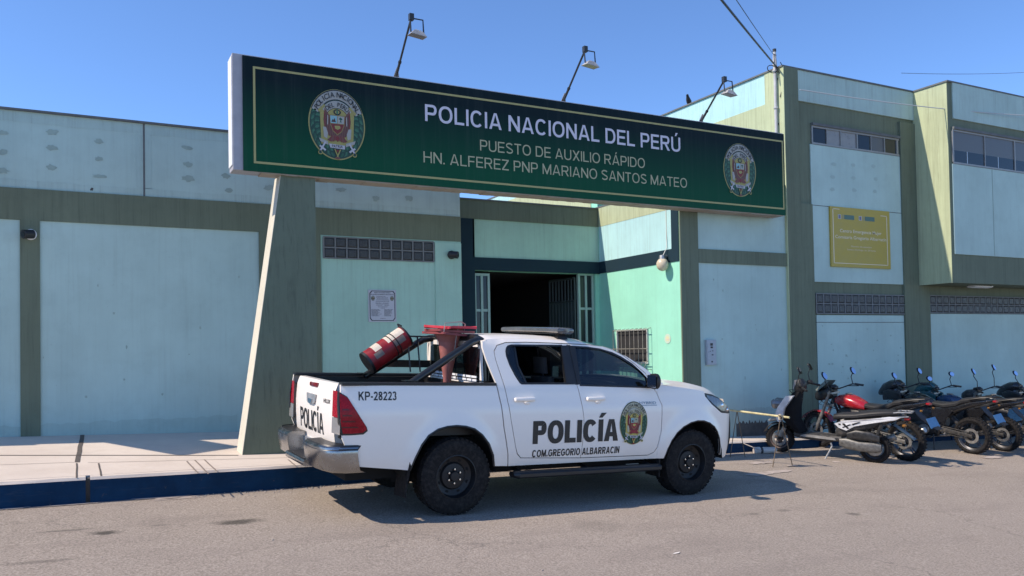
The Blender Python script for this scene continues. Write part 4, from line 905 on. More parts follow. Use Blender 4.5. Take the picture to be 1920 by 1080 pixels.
w.tube([(xt-.06+.12*math.cos(a)-.1, my-.03, 5.12+.07*math.sin(a)) for a in [k*.45 for k in range(15)]], .008, 6)
w.tube([(xt-.06, my-.04, tx_[2]-.1), (xt-.13, my-.05, 5.4), (xt-.12, my-.05, 5.2), (xt-.02, my-.07, 5.05)], .008, 6)
w.tube([(xt-.02, my-.1, 5.25), (xt+.05, my-.12, 5.1), (xt+.02, my-.11, 4.8), (xt-.03, my-.08, 4.6)], .008, 6); at_base(mp_, 'cable_loop', w, M['black'])

def cable(A, B, sag, r, label, n=24):
    A, B = Vector(A), Vector(B); w = MB()
    w.tube([A+(B-A)*(k/n)+Vector((0, 0, -sag*4*(k/n)*(1-k/n))) for k in range(n+1)], r, 6)
    return tag(w.build('cable', M['black'], origin=A), label, 'cable', 'overhead cables')
def along(px, py, k): d = ray(px, py); return d*k
m0 = (xt-.05, my-.03, 5.18)
e1 = along(1340, -32, 9.0); far = lambda a, b, k: Vector(a)+(Vector(b)-Vector(a))*k
cable(m0, far(m0, e1, 4.5), .14, .015, 'thick black cable bundle running up from the conduit mast')
e3 = along(1380, -12, 9.3); m1_ = (xt-.06, my, tx_[2]-.1); cable(m1_, far(m1_, e3, 4.5), .10, .005, 'hair-thin cable running up from the tip of the conduit mast')
cable(atY(1690, 137, 14.0), atY(2000, 130, 16.0), .08, .006, 'thin dark cable crossing the sky above the roof parapet')
cable(atY(1500, 168, D3-.35), atY(2080, 222, D4-.45), .12, .009, 'thin pale wire slung along the face of the upper parapet')
bpy.data.objects['cable.003'].data.materials[0] = plain('pale_wire', (.45, .47, .48), .5)

# pigeon on the roof edge
pg = empty('pigeon', tuple(atX(1292, 196, xt+.1)), 'dark pigeon perched on the pale roof edge behind the sign', 'bird')
c = Vector(atX(1292, 196, xt+.1)); c.z = ztop-.0; pg.location = c
s_ = .95; w = MB(); w.loft([(-.17*s_, 0, .10*s_, .012, .01), (-.10*s_, 0, .11*s_, .035*s_, .03*s_), (0, 0, .13*s_, .06*s_, .06*s_), (.07*s_, 0, .165*s_, .05*s_, .055*s_), (.11*s_, 0, .215*s_, .032*s_, .034*s_), (.135*s_, 0, .24*s_, .03*s_, .03*s_), (.16*s_, 0, .245*s_, .012*s_, .012*s_), (.18*s_, 0, .24*s_, .004, .004)], 12)
for sy in (-.02, .02): w.tube([(.01, sy, .09*s_), (.015, sy, 0)], .006, 5)
pb = w.build('body', plain('dark_feathers', (.03, .03, .035), .6, var=.3), pg); pb.rotation_euler = (0, 0, R(215))
# ================================================================== pickup
TO = Vector((3.276, 8.463, 0)); TO.z = gz(TO.x, TO.y)
nn = Vector((-GX, -GY, 1)).normalized(); tf = Vector((math.cos(.0345), math.sin(.0345), 0)); tf = (tf-nn*tf.dot(nn)).normalized(); tl = nn.cross(tf)
truck = empty('pickup_truck', (0, 0, 0), 'white double-cab police pickup parked at the kerb with black lettering and a roll bar', 'pickup truck')
truck.matrix_world = Matrix(((tf.x, tl.x, nn.x, TO.x), (tf.y, tl.y, nn.y, TO.y), (tf.z, tl.z, nn.z, TO.z), (0, 0, 0, 1)))
def carpaint():
    m, t, b = newmat('white_car_paint'); n = noise(t, 3, 5, .6); n2 = noise(t, 22, 5, .7, off=(3, 1, 1))
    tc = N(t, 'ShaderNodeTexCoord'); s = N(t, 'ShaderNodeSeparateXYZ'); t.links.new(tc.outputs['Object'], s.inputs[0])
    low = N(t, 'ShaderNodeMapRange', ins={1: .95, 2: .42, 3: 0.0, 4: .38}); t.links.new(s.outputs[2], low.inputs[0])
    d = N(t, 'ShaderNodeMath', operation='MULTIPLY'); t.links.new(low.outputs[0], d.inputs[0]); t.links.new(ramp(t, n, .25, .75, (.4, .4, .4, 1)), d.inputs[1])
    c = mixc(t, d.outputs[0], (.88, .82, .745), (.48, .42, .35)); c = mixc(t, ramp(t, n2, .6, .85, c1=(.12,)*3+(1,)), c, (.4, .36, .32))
    t.links.new(c, b.inputs['Base Color']); b.inputs['Roughness'].default_value = .32; b.inputs['Coat Weight'].default_value = .45; b.inputs['Coat Roughness'].default_value = .06
    return m
CP = carpaint(); BLK = plain('black_trim', (.013, .013, .014), .4, var=.2); GAP = plain('panel_gap_black', (.006, .006, .006), .9)
def interp(T, x):
    if x <= T[0][0]: return T[0][1]
    for (a, b), (c, d) in zip(T, T[1:]):
        if x <= c:
            k = (x-a)/(c-a); return b+(d-b)*k
    return T[-1][1]
ZT = [(.40, .868), (.46, .888), (.53, .902), (.60, .911), (.70, .916), (.98, .918), (1.04, .915), (1.10, .906), (1.14, .893), (1.20, .885), (1.26, .874), (1.30, .860), (1.74, .682), (1.80, .62)]
def sm(x): x = max(0, min(1, x)); return x*x*(3-2*x)
def Yb(x, z):
    y = interp(ZT, z)
    if x < -.75: y -= .03*((-.75-x)/.45)**2
    if x > 2.95: y -= .07*((x-2.95)/.75)**2
    if x > 3.62: y -= .30*((x-3.62)/.42)**2
    for cx in (-.04, 3.10):
        r = math.hypot((x-cx)*1.0, (z-.41)*.96)
        if z < 1.15: y += .03*sm(1-(r-.45)/.16)*(1 if r > .3 else 0)
    return y
def panel(mb, outline, holes=(), m=0, off=0.0, flange=.03, step=.055, side=-1, yf=None, fm=None, fmh=None):
    yf = yf or Yb; verts = []; edges = []
    def dens(L):
        o = []
        for i, a in enumerate(L):
            b = L[(i+1) % len(L)]; n = max(1, int(math.hypot(b[0]-a[0], b[1]-a[1])/step))
            for k in range(n): o.append((a[0]+(b[0]-a[0])*k/n, a[1]+(b[1]-a[1])*k/n))
        return o
    loops = [dens(outline)]+[dens(h) for h in holes]
    for L in loops:
        o = len(verts); verts += [Vector(p) for p in L]; edges += [(o+i, o+(i+1) % len(L)) for i in range(len(L))]
    def inside(p, L):
        c = False; x, y = p; j = len(L)-1
        for i in range(len(L)):
            if (L[i][1] > y) != (L[j][1] > y) and x < (L[j][0]-L[i][0])*(y-L[i][1])/(L[j][1]-L[i][1])+L[i][0]: c = not c
            j = i
        return c
    x0 = min(p[0] for p in outline); x1 = max(p[0] for p in outline); z0 = min(p[1] for p in outline); z1 = max(p[1] for p in outline)
    B = [Vector(p) for L in loops for p in L]; arr = np.array([(p.x, p.y) for p in B])
    x = x0+step*.7
    while x < x1:
        z = z0+step*.6
        while z < z1:
            if inside((x, z), loops[0]) and not any(inside((x, z), L) for L in loops[1:]) and np.min(np.hypot(arr[:, 0]-x, arr[:, 1]-z)) > step*.45: verts.append(Vector((x, z)))
            z += step
        x += step
    V, E, F, *_ = delaunay_2d_cdt(verts, edges, [], 0, 1e-5)
    V = [(v.x, v.y) for v in V]; FF = []
    for f in F:
        c = (sum(V[i][0] for i in f)/len(f), sum(V[i][1] for i in f)/len(f))
        if inside(c, loops[0]) and not any(inside(c, L) for L in loops[1:]):
            a = sum(V[f[i]][0]*V[f[(i+1) % len(f)]][1]-V[f[(i+1) % len(f)]][0]*V[f[i]][1] for i in range(len(f)))
            f = tuple(f) if a > 0 else tuple(reversed(f))
            FF.append(f if side < 0 else tuple(reversed(f)))
    mb.add([(x, side*(yf(x, z)+off), z) for x, z in V], FF, m, True)
    if flange:
        for li, L in enumerate(loops):
            n = len(L); a = [(x, side*(yf(x, z)+off), z) for x, z in L]; b = [(x, side*(yf(x, z)+off-flange), z) for x, z in L]
            fs = [(i, (i+1) % n, (i+1) % n+n, i+n) for i in range(n)]
            mb.add(a+b, fs, fmh if (li and fmh is not None) else m if fm is None else fm, False)
def arcpts(T): return list(T)
RARCH = [(-.505, .477), (-.46, .60), (-.398, .725), (-.33, .81), (-.233, .868), (-.133, .893), (-.033, .900), (.07, .89), (.171, .861), (.26, .80), (.338, .71), (.395, .59), (.42, .475)]
FARCH = [(3.565, .47), (3.56, .56), (3.535, .657), (3.49, .74), (3.433, .80), (3.34, .85), (3.237, .878), (3.13, .882), (3.02, .862), (2.91, .815), (2.816, .748), (2.74, .66), (2.69, .568), (2.655, .455)]
BED = [(-1.195, 1.297), (-1.205, 1.05), (-1.18, .80), (-1.10, .62), (-1.02, .535)]+RARCH+[(.592, .462), (.575, .60), (.512, .88), (.478, 1.10), (.440, 1.297)]
RDOOR = [(.487, 1.56), (.54, 1.30), (.603, .954), (.672, .665), (.70, .59), (.745, .545), (1.494, .512), (1.514, .80), (1.510, .936), (1.475, 1.15), (1.441, 1.30), (1.435, 1.50), (1.425, 1.738), (1.2, 1.742), (.9, 1.742), (.64, 1.733), (.53, 1.70), (.485, 1.64)]
RWIN = [(.632, 1.575), (.633, 1.625), (.648, 1.665), (.672, 1.688), (.72, 1.70), (1.33, 1.712), (1.31, 1.322), (.768, 1.322), (.745, 1.335), (.70, 1.41), (.655, 1.50)]
FDOOR = [(1.503, .512), (2.43, .502), (2.51, .53), (2.55, .585), (2.60, .78), (2.602, 1.07), (2.54, 1.21), (2.50, 1.262), (2.43, 1.425), (2.30, 1.53), (2.165, 1.625), (2.02, 1.69), (1.90, 1.722), (1.70, 1.736), (1.434, 1.738), (1.444, 1.50), (1.45, 1.30), (1.484, 1.15), (1.519, .936), (1.523, .80)]
FWIN = [(1.50, 1.306), (1.52, 1.705), (1.70, 1.70), (1.87, 1.683), (2.0, 1.645), (2.11, 1.60), (2.25, 1.525), (2.36, 1.455), (2.435, 1.38), (2.44, 1.282)]
CABH = [(.53, 1.30), (.595, .954), (.664, .665), (.69, .585), (.74, .538), (1.50, .504), (2.433, .494), (2.515, .523), (2.558, .58), (2.609, .78), (2.611, 1.07), (2.548, 1.213), (2.508, 1.266), (2.437, 1.432), (2.306, 1.538), (2.17, 1.633), (2.024, 1.698), (1.904, 1.730), (1.70, 1.744), (1.2, 1.750), (.9, 1.750), (.635, 1.741), (.522, 1.707), (.476, 1.645), (.478, 1.56)]
CAB = [(.604, .462), (.588, .60), (.525, .88), (.491, 1.10), (.453, 1.30), (.42, 1.40), (.375, 1.55), (.35, 1.68), (.36, 1.735), (.42, 1.765), (.9, 1.782), (1.3, 1.778), (1.6, 1.765), (1.95, 1.712), (2.2, 1.622), (2.45, 1.482), (2.66, 1.315), (2.62, 1.283), (2.58, 1.22), (2.625, 1.075), (2.624, .775), (2.565, .56), (2.56, .455)]
FEND = [(2.672, .452)][:0]+[(2.56, .456), (2.563, .565), (2.610, .775), (2.612, 1.072), (2.552, 1.213), (2.56, 1.276), (2.62, 1.305), (2.8, 1.284), (3.0, 1.262), (3.2, 1.238), (3.285, 1.222), (3.295, 1.165), (3.40, 1.066), (3.57, .962), (3.80, .940), (3.93, .935), (3.975, .82), (3.985, .60), (3.96, .47), (3.86, .41), (3.66, .40)]+FARCH
def two(fn):
    for sd in (-1, 1): fn(sd)
# --- body shell (one skin: bed, cab, fenders, hood, roof)
b = MB()
for sd in (-1, 1):
    panel(b, BED, side=sd); panel(b, CAB, [CABH], side=sd); panel(b, FEND, side=sd, off=.003)
def zr(x): return interp([(.36, 1.735), (.42, 1.765), (.9, 1.782), (1.3, 1.778), (1.6, 1.765), (1.75, 1.745)], x)
roof = []
for i in range(15):
    x = .355+(1.66-.355)*i/14; y = Yb(x, zr(x)); roof.append([(x+(.10*(1-(t/8)**2) if i == 14 else 0), y*t/8, zr(x)+.05*(1-abs(t/8)**2.6)+(.008 if abs(t) in (5, 6) and 0 < i < 14 else 0)) for t in range(-8, 9)])
b.grid(roof, 0)
def zh(x): return interp([(2.55, 1.30), (2.66, 1.305), (2.8, 1.284), (3.0, 1.262), (3.2, 1.238), (3.3, 1.218), (3.45, 1.185), (3.55, 1.15), (3.68, 1.075)], x)
hood = []
for i in range(16):
    s = i/15; row = []
    for t in range(-10, 11):
        u = t/10; x = 2.56+s*(1.45-.42*abs(u)**3); zz = zh(2.56+s*1.12)
        y = Yb(min(x, 3.45), 1.27)*u*(1-.09*s**4); row.append((x, y, zz+.055*(1-abs(u)**3)+(.018 if .3 < abs(u) < .62 else 0)*sm(s*4)*sm((1-s)*5)-.02*s**6))
    hood.append(row)
b.grid(hood, 0)
# rear of the cab
b.grid([[(.37+.0*abs(y), y, z) for y in (-.80, -.4, 0, .4, .80)] for z in (.75, 1.31)], 0, False, True)
for y0, y1 in ((-.72, -.62), (.62, .72)): b.grid([[(.37, y0, 1.31), (.37, y1, 1.31)], [(.36, y0*.94, 1.75), (.36, y1*.94, 1.75)]], 0, False, True)
b.grid([[(.36, y, 1.68) for y in (-.68, 0, .68)], [(.358, -.66, 1.745), (.358, 0, 1.79), (.358, .66, 1.745)]], 0, False, True)
b.build('body', CP, truck, sharp=40)
# --- underbody, inner liner, arches
u = MB()
u.box(-1.05, 3.5, -.62, .62, .36, .60, 0); u.box(.52, 2.60, -.86, .86, .47, .56, 0); u.box(-1.1, .42, -.60, .60, .55, .74, 0)
for cx in (-.04, 3.10):
    for sd in (-1, 1):
        A = [(cx+.50*math.cos(a), .41+.50*math.sin(a)) for a in [math.pi*k/14 for k in range(15)]]
        u.grid([[(x, sd*(Yb(x, z) if False else .885), z) for x, z in A], [(x, sd*.52, z) for x, z in A]], 0)
        u.add([(cx-.5, sd*.53, .3), (cx+.5, sd*.53, .3), (cx+.5, sd*.53, .95), (cx-.5, sd*.53, .95)], [(0, 1, 2, 3)], 0)
u.tube([(-.02, -.62, .38), (-.02, .62, .38)], .05, 8); u.tube([(3.085, -.62, .36), (3.085, .62, .36)], .04, 8)
u.tube([(-.9, .35, .42), (.3, .35, .42), (1.5, .3, .40)], .035, 8)
u.build('underbody', GAP, truck)
# liner seen through the panel gaps
ln = MB()
for sd in (-1, 1): panel(ln, [(.45, .47), (2.62, .47), (2.64, 1.1), (2.6, 1.27), (.5, 1.27)], off=-.028, flange=0, step=.11, side=sd)
ln.build('door_liner', GAP, truck)
# --- bed box
bd = MB()
for sd in (-1, 1):
    bd.grid([[(x, sd*.74, .80), (x, sd*.74, 1.285), (x, sd*.80, 1.30)] for x in (-1.14, -.4, .36)], 0, False, sd > 0)
    bd.loft([(-1.19, sd*.815, 1.305, .052, .017, 4), (.44, sd*.822, 1.305, .052, .017, 4)], 12, 0)
bd.box(-1.15, .36, -.74, .74, .78, .80, 0); bd.box(.335, .362, -.76, .76, .80, 1.29, 0)
for k in range(9): bd.box(-1.14, .33, -.66+k*.165-.03, -.66+k*.165+.03, .80, .812, 0)
bd.build('bed_liner', BLK, truck)
# --- tailgate
tg = MB(); NX = 12
def tgx(z): return interp([(.66, -1.165), (.80, -1.185), (1.05, -1.20), (1.22, -1.19), (1.295, -1.165)], z)
zs = [.685, .69, .72, .80, .90, 1.0, 1.1, 1.18, 1.22, 1.26, 1.285, 1.295]
tg.grid([[(tgx(z)-.012*(1-(y/.68)**2)+(.012 if z in (.685, 1.295) else 0), y, z) for y in [-.665+.1330*k/1*1 for k in range(11)]] for z in zs], 0, True, False)
tg.grid([[(-1.16, y, 1.295) for y in (-.665, .665)], [(-1.10, y, 1.295) for y in (-.665, .665)]], 0, False)
tg.grid([[(-1.11, y, .69) for y in (-.665, .665)], [(-1.11, y, 1.295) for y in (-.665, .665)]], 0, False)
for y in (-.665, .665): tg.add([(-1.165, y, .69), (-1.195, y, .9), (-1.2, y, 1.05), (-1.165, y, 1.295), (-1.10, y, 1.295), (-1.10, y, .69)], [(0, 1, 2, 3, 4, 5)], 0)
tgo = tg.build('tailgate', CP, truck)
TGF = lambda u, v, d=0: (tgx(v)-.012*(1-(u/.68)**2)-.004-d, u, v)
l = MB(); block_text(l, 'POLICÍA', lambda a, v, d: TGF(.47-a, .775+v, d), .83, .205, .23, .17, .12); l.build('lettering', BLK, tgo)
l = MB(); put_text(l, 'HILUX', lambda a, v: TGF(-.36-a, 1.095+v), .20, .038, .02); l.build('badge', M['darksteel'], tgo)
h = MB(); hp = [(.19, 1.15), (-.13, 1.15), (-.10, 1.065), (-.04, 1.045), (.10, 1.045), (.16, 1.065)]
h.prism(hp, lambda a, v, d: TGF(a, v, d), 0, .012, 0); h.prism([(.10, 1.10), (-.04, 1.10), (-.02, 1.055), (.08, 1.055)], lambda a, v, d: TGF(a, v, d), .012, .02, 1); h.build('handle', [M['alu'], M['chrome']], tgo, bevel=.003)
h = MB(); h.loft([(-.13, -1.196, 1.245, .012, .018, 4), (-.12, -1.198, 1.245, .016, .022, 4), (.12, -1.198, 1.245, .016, .022, 4), (.13, -1.196, 1.245, .012, .018, 4)], 10, 0, 'y'); h.build('brake_light', plain('dark_red_lens', (.16, .006, .008), .15, spec=.6), tgo)
# --- tail lights
RED = plain('red_lens', (.30, .003, .012), .25, coat=.0, spec=.25, var=.25, vs=30); CLR = plain('clear_lens', (.26, .25, .24), .12, coat=.5); REDD = plain('deep_red_lens', (.07, .002, .004), .3)
TL = [(-1.215, 1.235), (-1.14, 1.19), (-1.09, 1.11), (-1.02, 1.0), (-.955, .905), (-.945, .87), (-.985, .838), (-1.10, .832), (-1.19, .832), (-1.215, .95), (-1.222, 1.1)]
for sd in (-1, 1):
    t = MB(); panel(t, TL, m=3, off=.004, flange=.05, side=sd); inn = [(-1.08+(x+1.08)*.90, 1.02+(z-1.02)*.91) for x, z in TL]; panel(t, inn, m=0, off=.012, flange=.012, side=sd)
    for k in range(4): z = .90+.055*k; panel(t, [(-1.19, z), (-1.03-.03*k, z), (-1.05-.03*k, z+.012), (-1.19, z+.012)], m=1, off=.0145, flange=0, side=sd)
    # rear face
    zz = [.832, .90, .985, .99, 1.05, 1.15, 1.235]
    for a, c, mm in ((.835, .985, 2), (.99, 1.235, 0)):
        t.grid([[(-1.222+.012*(abs(y)-.66)/.2-.006*0, sd*y, z) for y in (.685, .74, .80, Yb(-1.2, z)+.006)] for z in (a, (a+c)/2, c)], mm, False, sd > 0)
    t.build('tail_light', [RED, REDD, CLR, BLK], truck)
# --- rear bumper
rb = MB(); CH = 0
for sd in (-1, 1):
    R_ = []
    for (x, y0) in ((-1.37, .30), (-1.385, .45), (-1.375, .68), (-1.33, .84), (-1.22, .905), (-1.03, .912)):
        R_.append([(x+.04, sd*(y0-.01), .735), (x, sd*y0, .715), (x-.004, sd*(y0+.004), .66), (x+.012, sd*y0, .57), (x+.03, sd*(y0-.01), .50), (x+.09, sd*(y0-.03), .475)])
    rb.grid(R_, 0, True, sd < 0)
    rb.grid([[(p[0][0]+.14*(1 if i < 4 else .3), p[0][1]*.9, .738) for i, p in enumerate(R_)], [p[0] for p in R_]], 1, False, sd > 0)
    rb.grid([[(p[0][0]-.004, p[0][1]*1.004, .74) for p in R_], [(p[1][0]-.006, p[1][1]*1.005, .69) for p in R_]], 1, True, sd > 0)
    rb.add([R_[0][k] for k in range(6)]+[(-1.15, sd*.30, .47), (-1.15, sd*.30, .735)], [(0, 1, 2, 3, 4, 5, 6, 7)], 0)
rb.loft([(-.34, -1.28, .50, .10, .035, 5), (.34, -1.28, .50, .10, .035, 5)], 14, 0, 'y'); rb.box(-1.36, -1.2, -.30, .30, .536, .542, 1)
rb.box(-1.2, -1.15, -.34, .34, .50, .69, 2)
rb.build('rear_bumper', [plain('worn_chrome', (.34, .34, .34), .24, 1.0, var=.08), BLK, M['alu']], truck, sharp=45)
pl = MB(); pl.box(-1.215, -1.205, -.17, .17, .555, .665, 0); pl.build('number_plate', plain('plate_white', (.5, .5, .5), .5), truck)
# --- doors
def door(outl, win, sd, nm):
    d = MB(); panel(d, outl, [win], side=sd, flange=.04, fmh=1); o = d.build('door', [CP, BLK], truck, sharp=40); return o
SFN = lambda sd: (lambda x, z, d=0.0: (x, sd*(Yb(x, z)+.003+d), z))
for sd in (-1, 1):
    rd = door(RDOOR, RWIN, sd, 'rear'); fd = door(FDOOR, FWIN, sd, 'front')
    for o, hx in ((rd, .765), (fd, 1.672)):
        h = MB(); yy = Yb(hx, 1.15)
        h.loft([(hx-.125, sd*(yy+.006), 1.150, .008, .014), (hx-.115, sd*(yy+.022), 1.151, .014, .021), (hx, sd*(yy+.036), 1.152, .015, .024), (hx+.115, sd*(yy+.022), 1.153, .014, .021), (hx+.125, sd*(yy+.006), 1.154, .008, .014)], 12)
        h.ell((hx+.03, sd*(yy+.01), 1.115), (.045, .018, .022), 10); h.build('handle', CP, o)
    # black window surrounds, B pillar, quarter pane divider
    t = MB()
    def grow(L, k, cx, cz): return [(cx+(x-cx)*(1+k/abs(x-cx+1e-6)) if abs(x-cx) > .05 else x, cz+(z-cz)*(1+k/max(.05, abs(z-cz)))) for x, z in L]
    panel(t, grow(RWIN, .018, .98, 1.5), [RWIN], off=.003, flange=.02, side=sd); panel(t, grow(FWIN, .018, 1.95, 1.48), [FWIN], off=.003, flange=.02, side=sd)
    panel(t, [(1.325, 1.305), (1.342, 1.722), (1.424, 1.726), (1.43, 1.5), (1.438, 1.305)], off=.005, flange=.01, side=sd)
    panel(t, [(1.453, 1.305), (1.448, 1.5), (1.436, 1.726), (1.512, 1.722), (1.495, 1.305)], off=.005, flange=.01, side=sd)
    panel(t, [(1.42, 1.302), (1.41, 1.5), (1.405, 1.73), (1.455, 1.73), (1.46, 1.5), (1.47, 1.302)], off=.001, flange=0, side=sd)
    t.build('window_trim', BLK, truck)
    t = MB(); panel(t, [(.80, 1.322), (.735, 1.50), (.735, 1.695), (.755, 1.695), (.757, 1.50), (.825, 1.322)], off=-.012, flange=.015, side=sd); t.build('divider', BLK, rd)
    g = MB(); panel(g, [(.632, 1.575), (.648, 1.665), (.672, 1.688), (.74, 1.70), (.745, 1.50), (.81, 1.322), (.755, 1.322), (.70, 1.41), (.655, 1.50)], off=-.016, flange=0, side=sd); g.build('window', M['carglass'], rd)
    g = MB(); panel(g, FWIN, off=-.016, flange=0, side=sd, step=.1); g.build('window', M['carglass'], fd)
    if sd > 0: 
        g = MB(); panel(g, RWIN, off=-.016, flange=0, side=sd, step=.1); g.build('window', M['carglass'], rd)
    # mirror
    mm = MB(); mm.loft([(2.37, sd*1.00, 1.345, .02, .03), (2.385, sd*1.00, 1.35, .085, .085, 3), (2.42, sd*1.0, 1.35, .088, .09, 3), (2.455, sd*.99, 1.345, .07, .07, 2.5), (2.475, sd*.98, 1.34, .03, .03)], 14, 0)
    mm.tube([(2.46, sd*.80, 1.30), (2.47, sd*.94, 1.30)], .035, 8); mm.add([(2.368, sd*.925, 1.28), (2.368, sd*1.075, 1.28), (2.366, sd*1.075, 1.42), (2.366, sd*.925, 1.42)], [(0, 1, 2, 3)], 1)
    mm.build('mirror', [BLK, M['chrome']], truck)
    # side step, mud flap
    s = MB(); s.loft([(.64, sd*.90, .375, .055, .03), (.68, sd*.935, .375, .075, .038, 3), (2.55, sd*.935, .365, .075, .038, 3), (2.60, sd*.90, .365, .055, .03)], 12)
    for x in (.75, 1.6, 2.45): s.tube([(x, sd*.6, .44), (x, sd*.92, .38)], .025, 6)
    s.build('side_step', BLK, truck)
    f = MB(); f.hexa([(-.56, sd*.92, .22), (-.54, sd*.92, .22), (-.54, sd*.66, .20), (-.56, sd*.66, .20), (-.515, sd*.93, .56), (-.495, sd*.93, .56), (-.495, sd*.66, .56), (-.515, sd*.66, .56)], 0); f.build('mud_flap', M['rubber'], truck)
    f = MB(); f.box(2.60, 2.62, sd*.66, sd*.90, .24, .5, 0); f.build('mud_flap', M['rubber'], truck)
    # black arch edge
    for A in (RARCH, FARCH): a = MB(); a.tube([(x, sd*(Yb(x, z)-.006), z) for x, z in A], .012, 6); a.build('arch_trim', BLK, truck)
    # headlight
    HL = [(3.290, 1.205), (3.42, 1.185), (3.52, 1.152), (3.70, 1.045), (3.83, .955), (3.72, .945), (3.57, .972), (3.405, 1.072), (3.305, 1.16)]
    h = MB(); panel(h, HL, off=.002, flange=.06, side=sd, m=1); panel(h, [(3.53+(x-3.53)*.88, 1.07+(z-1.07)*.80) for x, z in HL], off=.007, flange=.0, side=sd, m=0)
    h.ell((3.58, sd*(Yb(3.58, 1.06)-.015), 1.05), (.045, .03, .04), 12, 2); h.ell((3.69, sd*(Yb(3.69, 1.0)-.015), .995), (.035, .03, .03), 12, 2)
    h.build('headlight', [plain('headlight_glass', (.10, .105, .115), .06, coat=.8, var=.5, vs=18), BLK, M['chrome']], truck)
# lettering on the near side
S = SFN(-1)
def side_text(s, x, z, w, cap, *bold):
    l = MB(); block_text(l, s, lambda a, v, d: S(x+a, z+v, d), w, cap, *bold); l.build('lettering', BLK, truck)
side_text('POLICÍA', .87, .682, 1.115, .242, .33, .215, .075); side_text('COM.GREGORIO ALBARRACIN', .875, .542, 1.14, .076, .26, .19, .15); side_text('KP-28223', -1.033, 1.155, .375, .082, .21, .165, .14)
l = MB(); put_text(l, 'HYBRID', lambda a, v: S(2.28+a, 1.085+v), .24, .028, .005); l.add([S(2.27, 1.068), S(2.53, 1.068), S(2.53, 1.075), S(2.27, 1.075)], [(0, 1, 2, 3)]); l.build('badge', plain('blue_grey_badge', (.16, .24, .32), .4), truck)
emblem(lambda u, v, d: S(2.197+u*.197, .874+v*.243, d)).build('emblem', EM[:1]+[EM[1]]+[plain('decal_silver', (.45, .43, .30), .5), plain('decal_yellow', (.5, .40, .10), .5), plain('decal_maroon', (.20, .015, .025), .5)]+EM[5:9]+[plain('decal_red', (.28, .012, .03), .5)]+EM[10:], truck)
# --- windshield, rear glass, roof rail trims
g = MB(); W_ = []
for i in range(9):
    s = i/8; x = 1.66+(2.60-1.66)*s; z = interp([(1.66, 1.757), (1.95, 1.705), (2.2, 1.615), (2.45, 1.475), (2.6, 1.36)], x); y = Yb(x, z)-.015
    W_.append([(x+.14*(1-u*u), y*u, z+.045*(1-abs(u)**2.5)) for u in [k/6 for k in range(-6, 7)]])
g.grid(W_, 0); g.build('windshield', M['carglass'], truck)
g = MB(); g.grid([[(.362, y, z) for y in (-.63, .63)] for z in (1.31, 1.68)], 0, False, True); g.build('rear_window', M['carglass'], truck)
t = MB(); t.grid([[(2.60+.10*(1-u*u), .78*u, 1.30+.03*(1-u*u)) for u in [k/6 for k in range(-6, 7)]], [(2.52+.10*(1-u*u), .78*u, 1.32+.03*(1-u*u)) for u in [k/6 for k in range(-6, 7)]]], 0); t.build('cowl', BLK, truck)
# --- front: grille and bumper
f = MB(); fr = []
for z in (.42, .50, .62, .75, .86, .955, 1.0, 1.06, 1.10):
    fr.append([(interp([(.42, 3.93), (.5, 3.97), (.62, 3.985), (.86, 3.98), (.955, 3.955), (1.1, 3.90)], z)+.07*(1-(u)**2), .56*u, z) for u in [k/6 for k in range(-6, 7)]])
f.grid(fr, 0); f.build('front_bumper', CP, truck)
f = MB(); 
for k in range(6):
    z = .68+.062*k; f.loft([(-.42, interp([(.62, 4.02), (1.1, 3.945)], z), z, .02, .016, 3), (0, interp([(.62, 4.07), (1.1, 3.98)], z), z, .02, .016, 3), (.42, interp([(.62, 4.02), (1.1, 3.945)], z), z, .02, .016, 3)], 8, 0, 'y')
for sd in (-1, 1): f.tube([(3.90, sd*.66, .94), (3.945, sd*.635, .80), (3.955, sd*.63, .62), (3.93, sd*.62, .47)], .016, 6)
f.build('grille', BLK, truck)
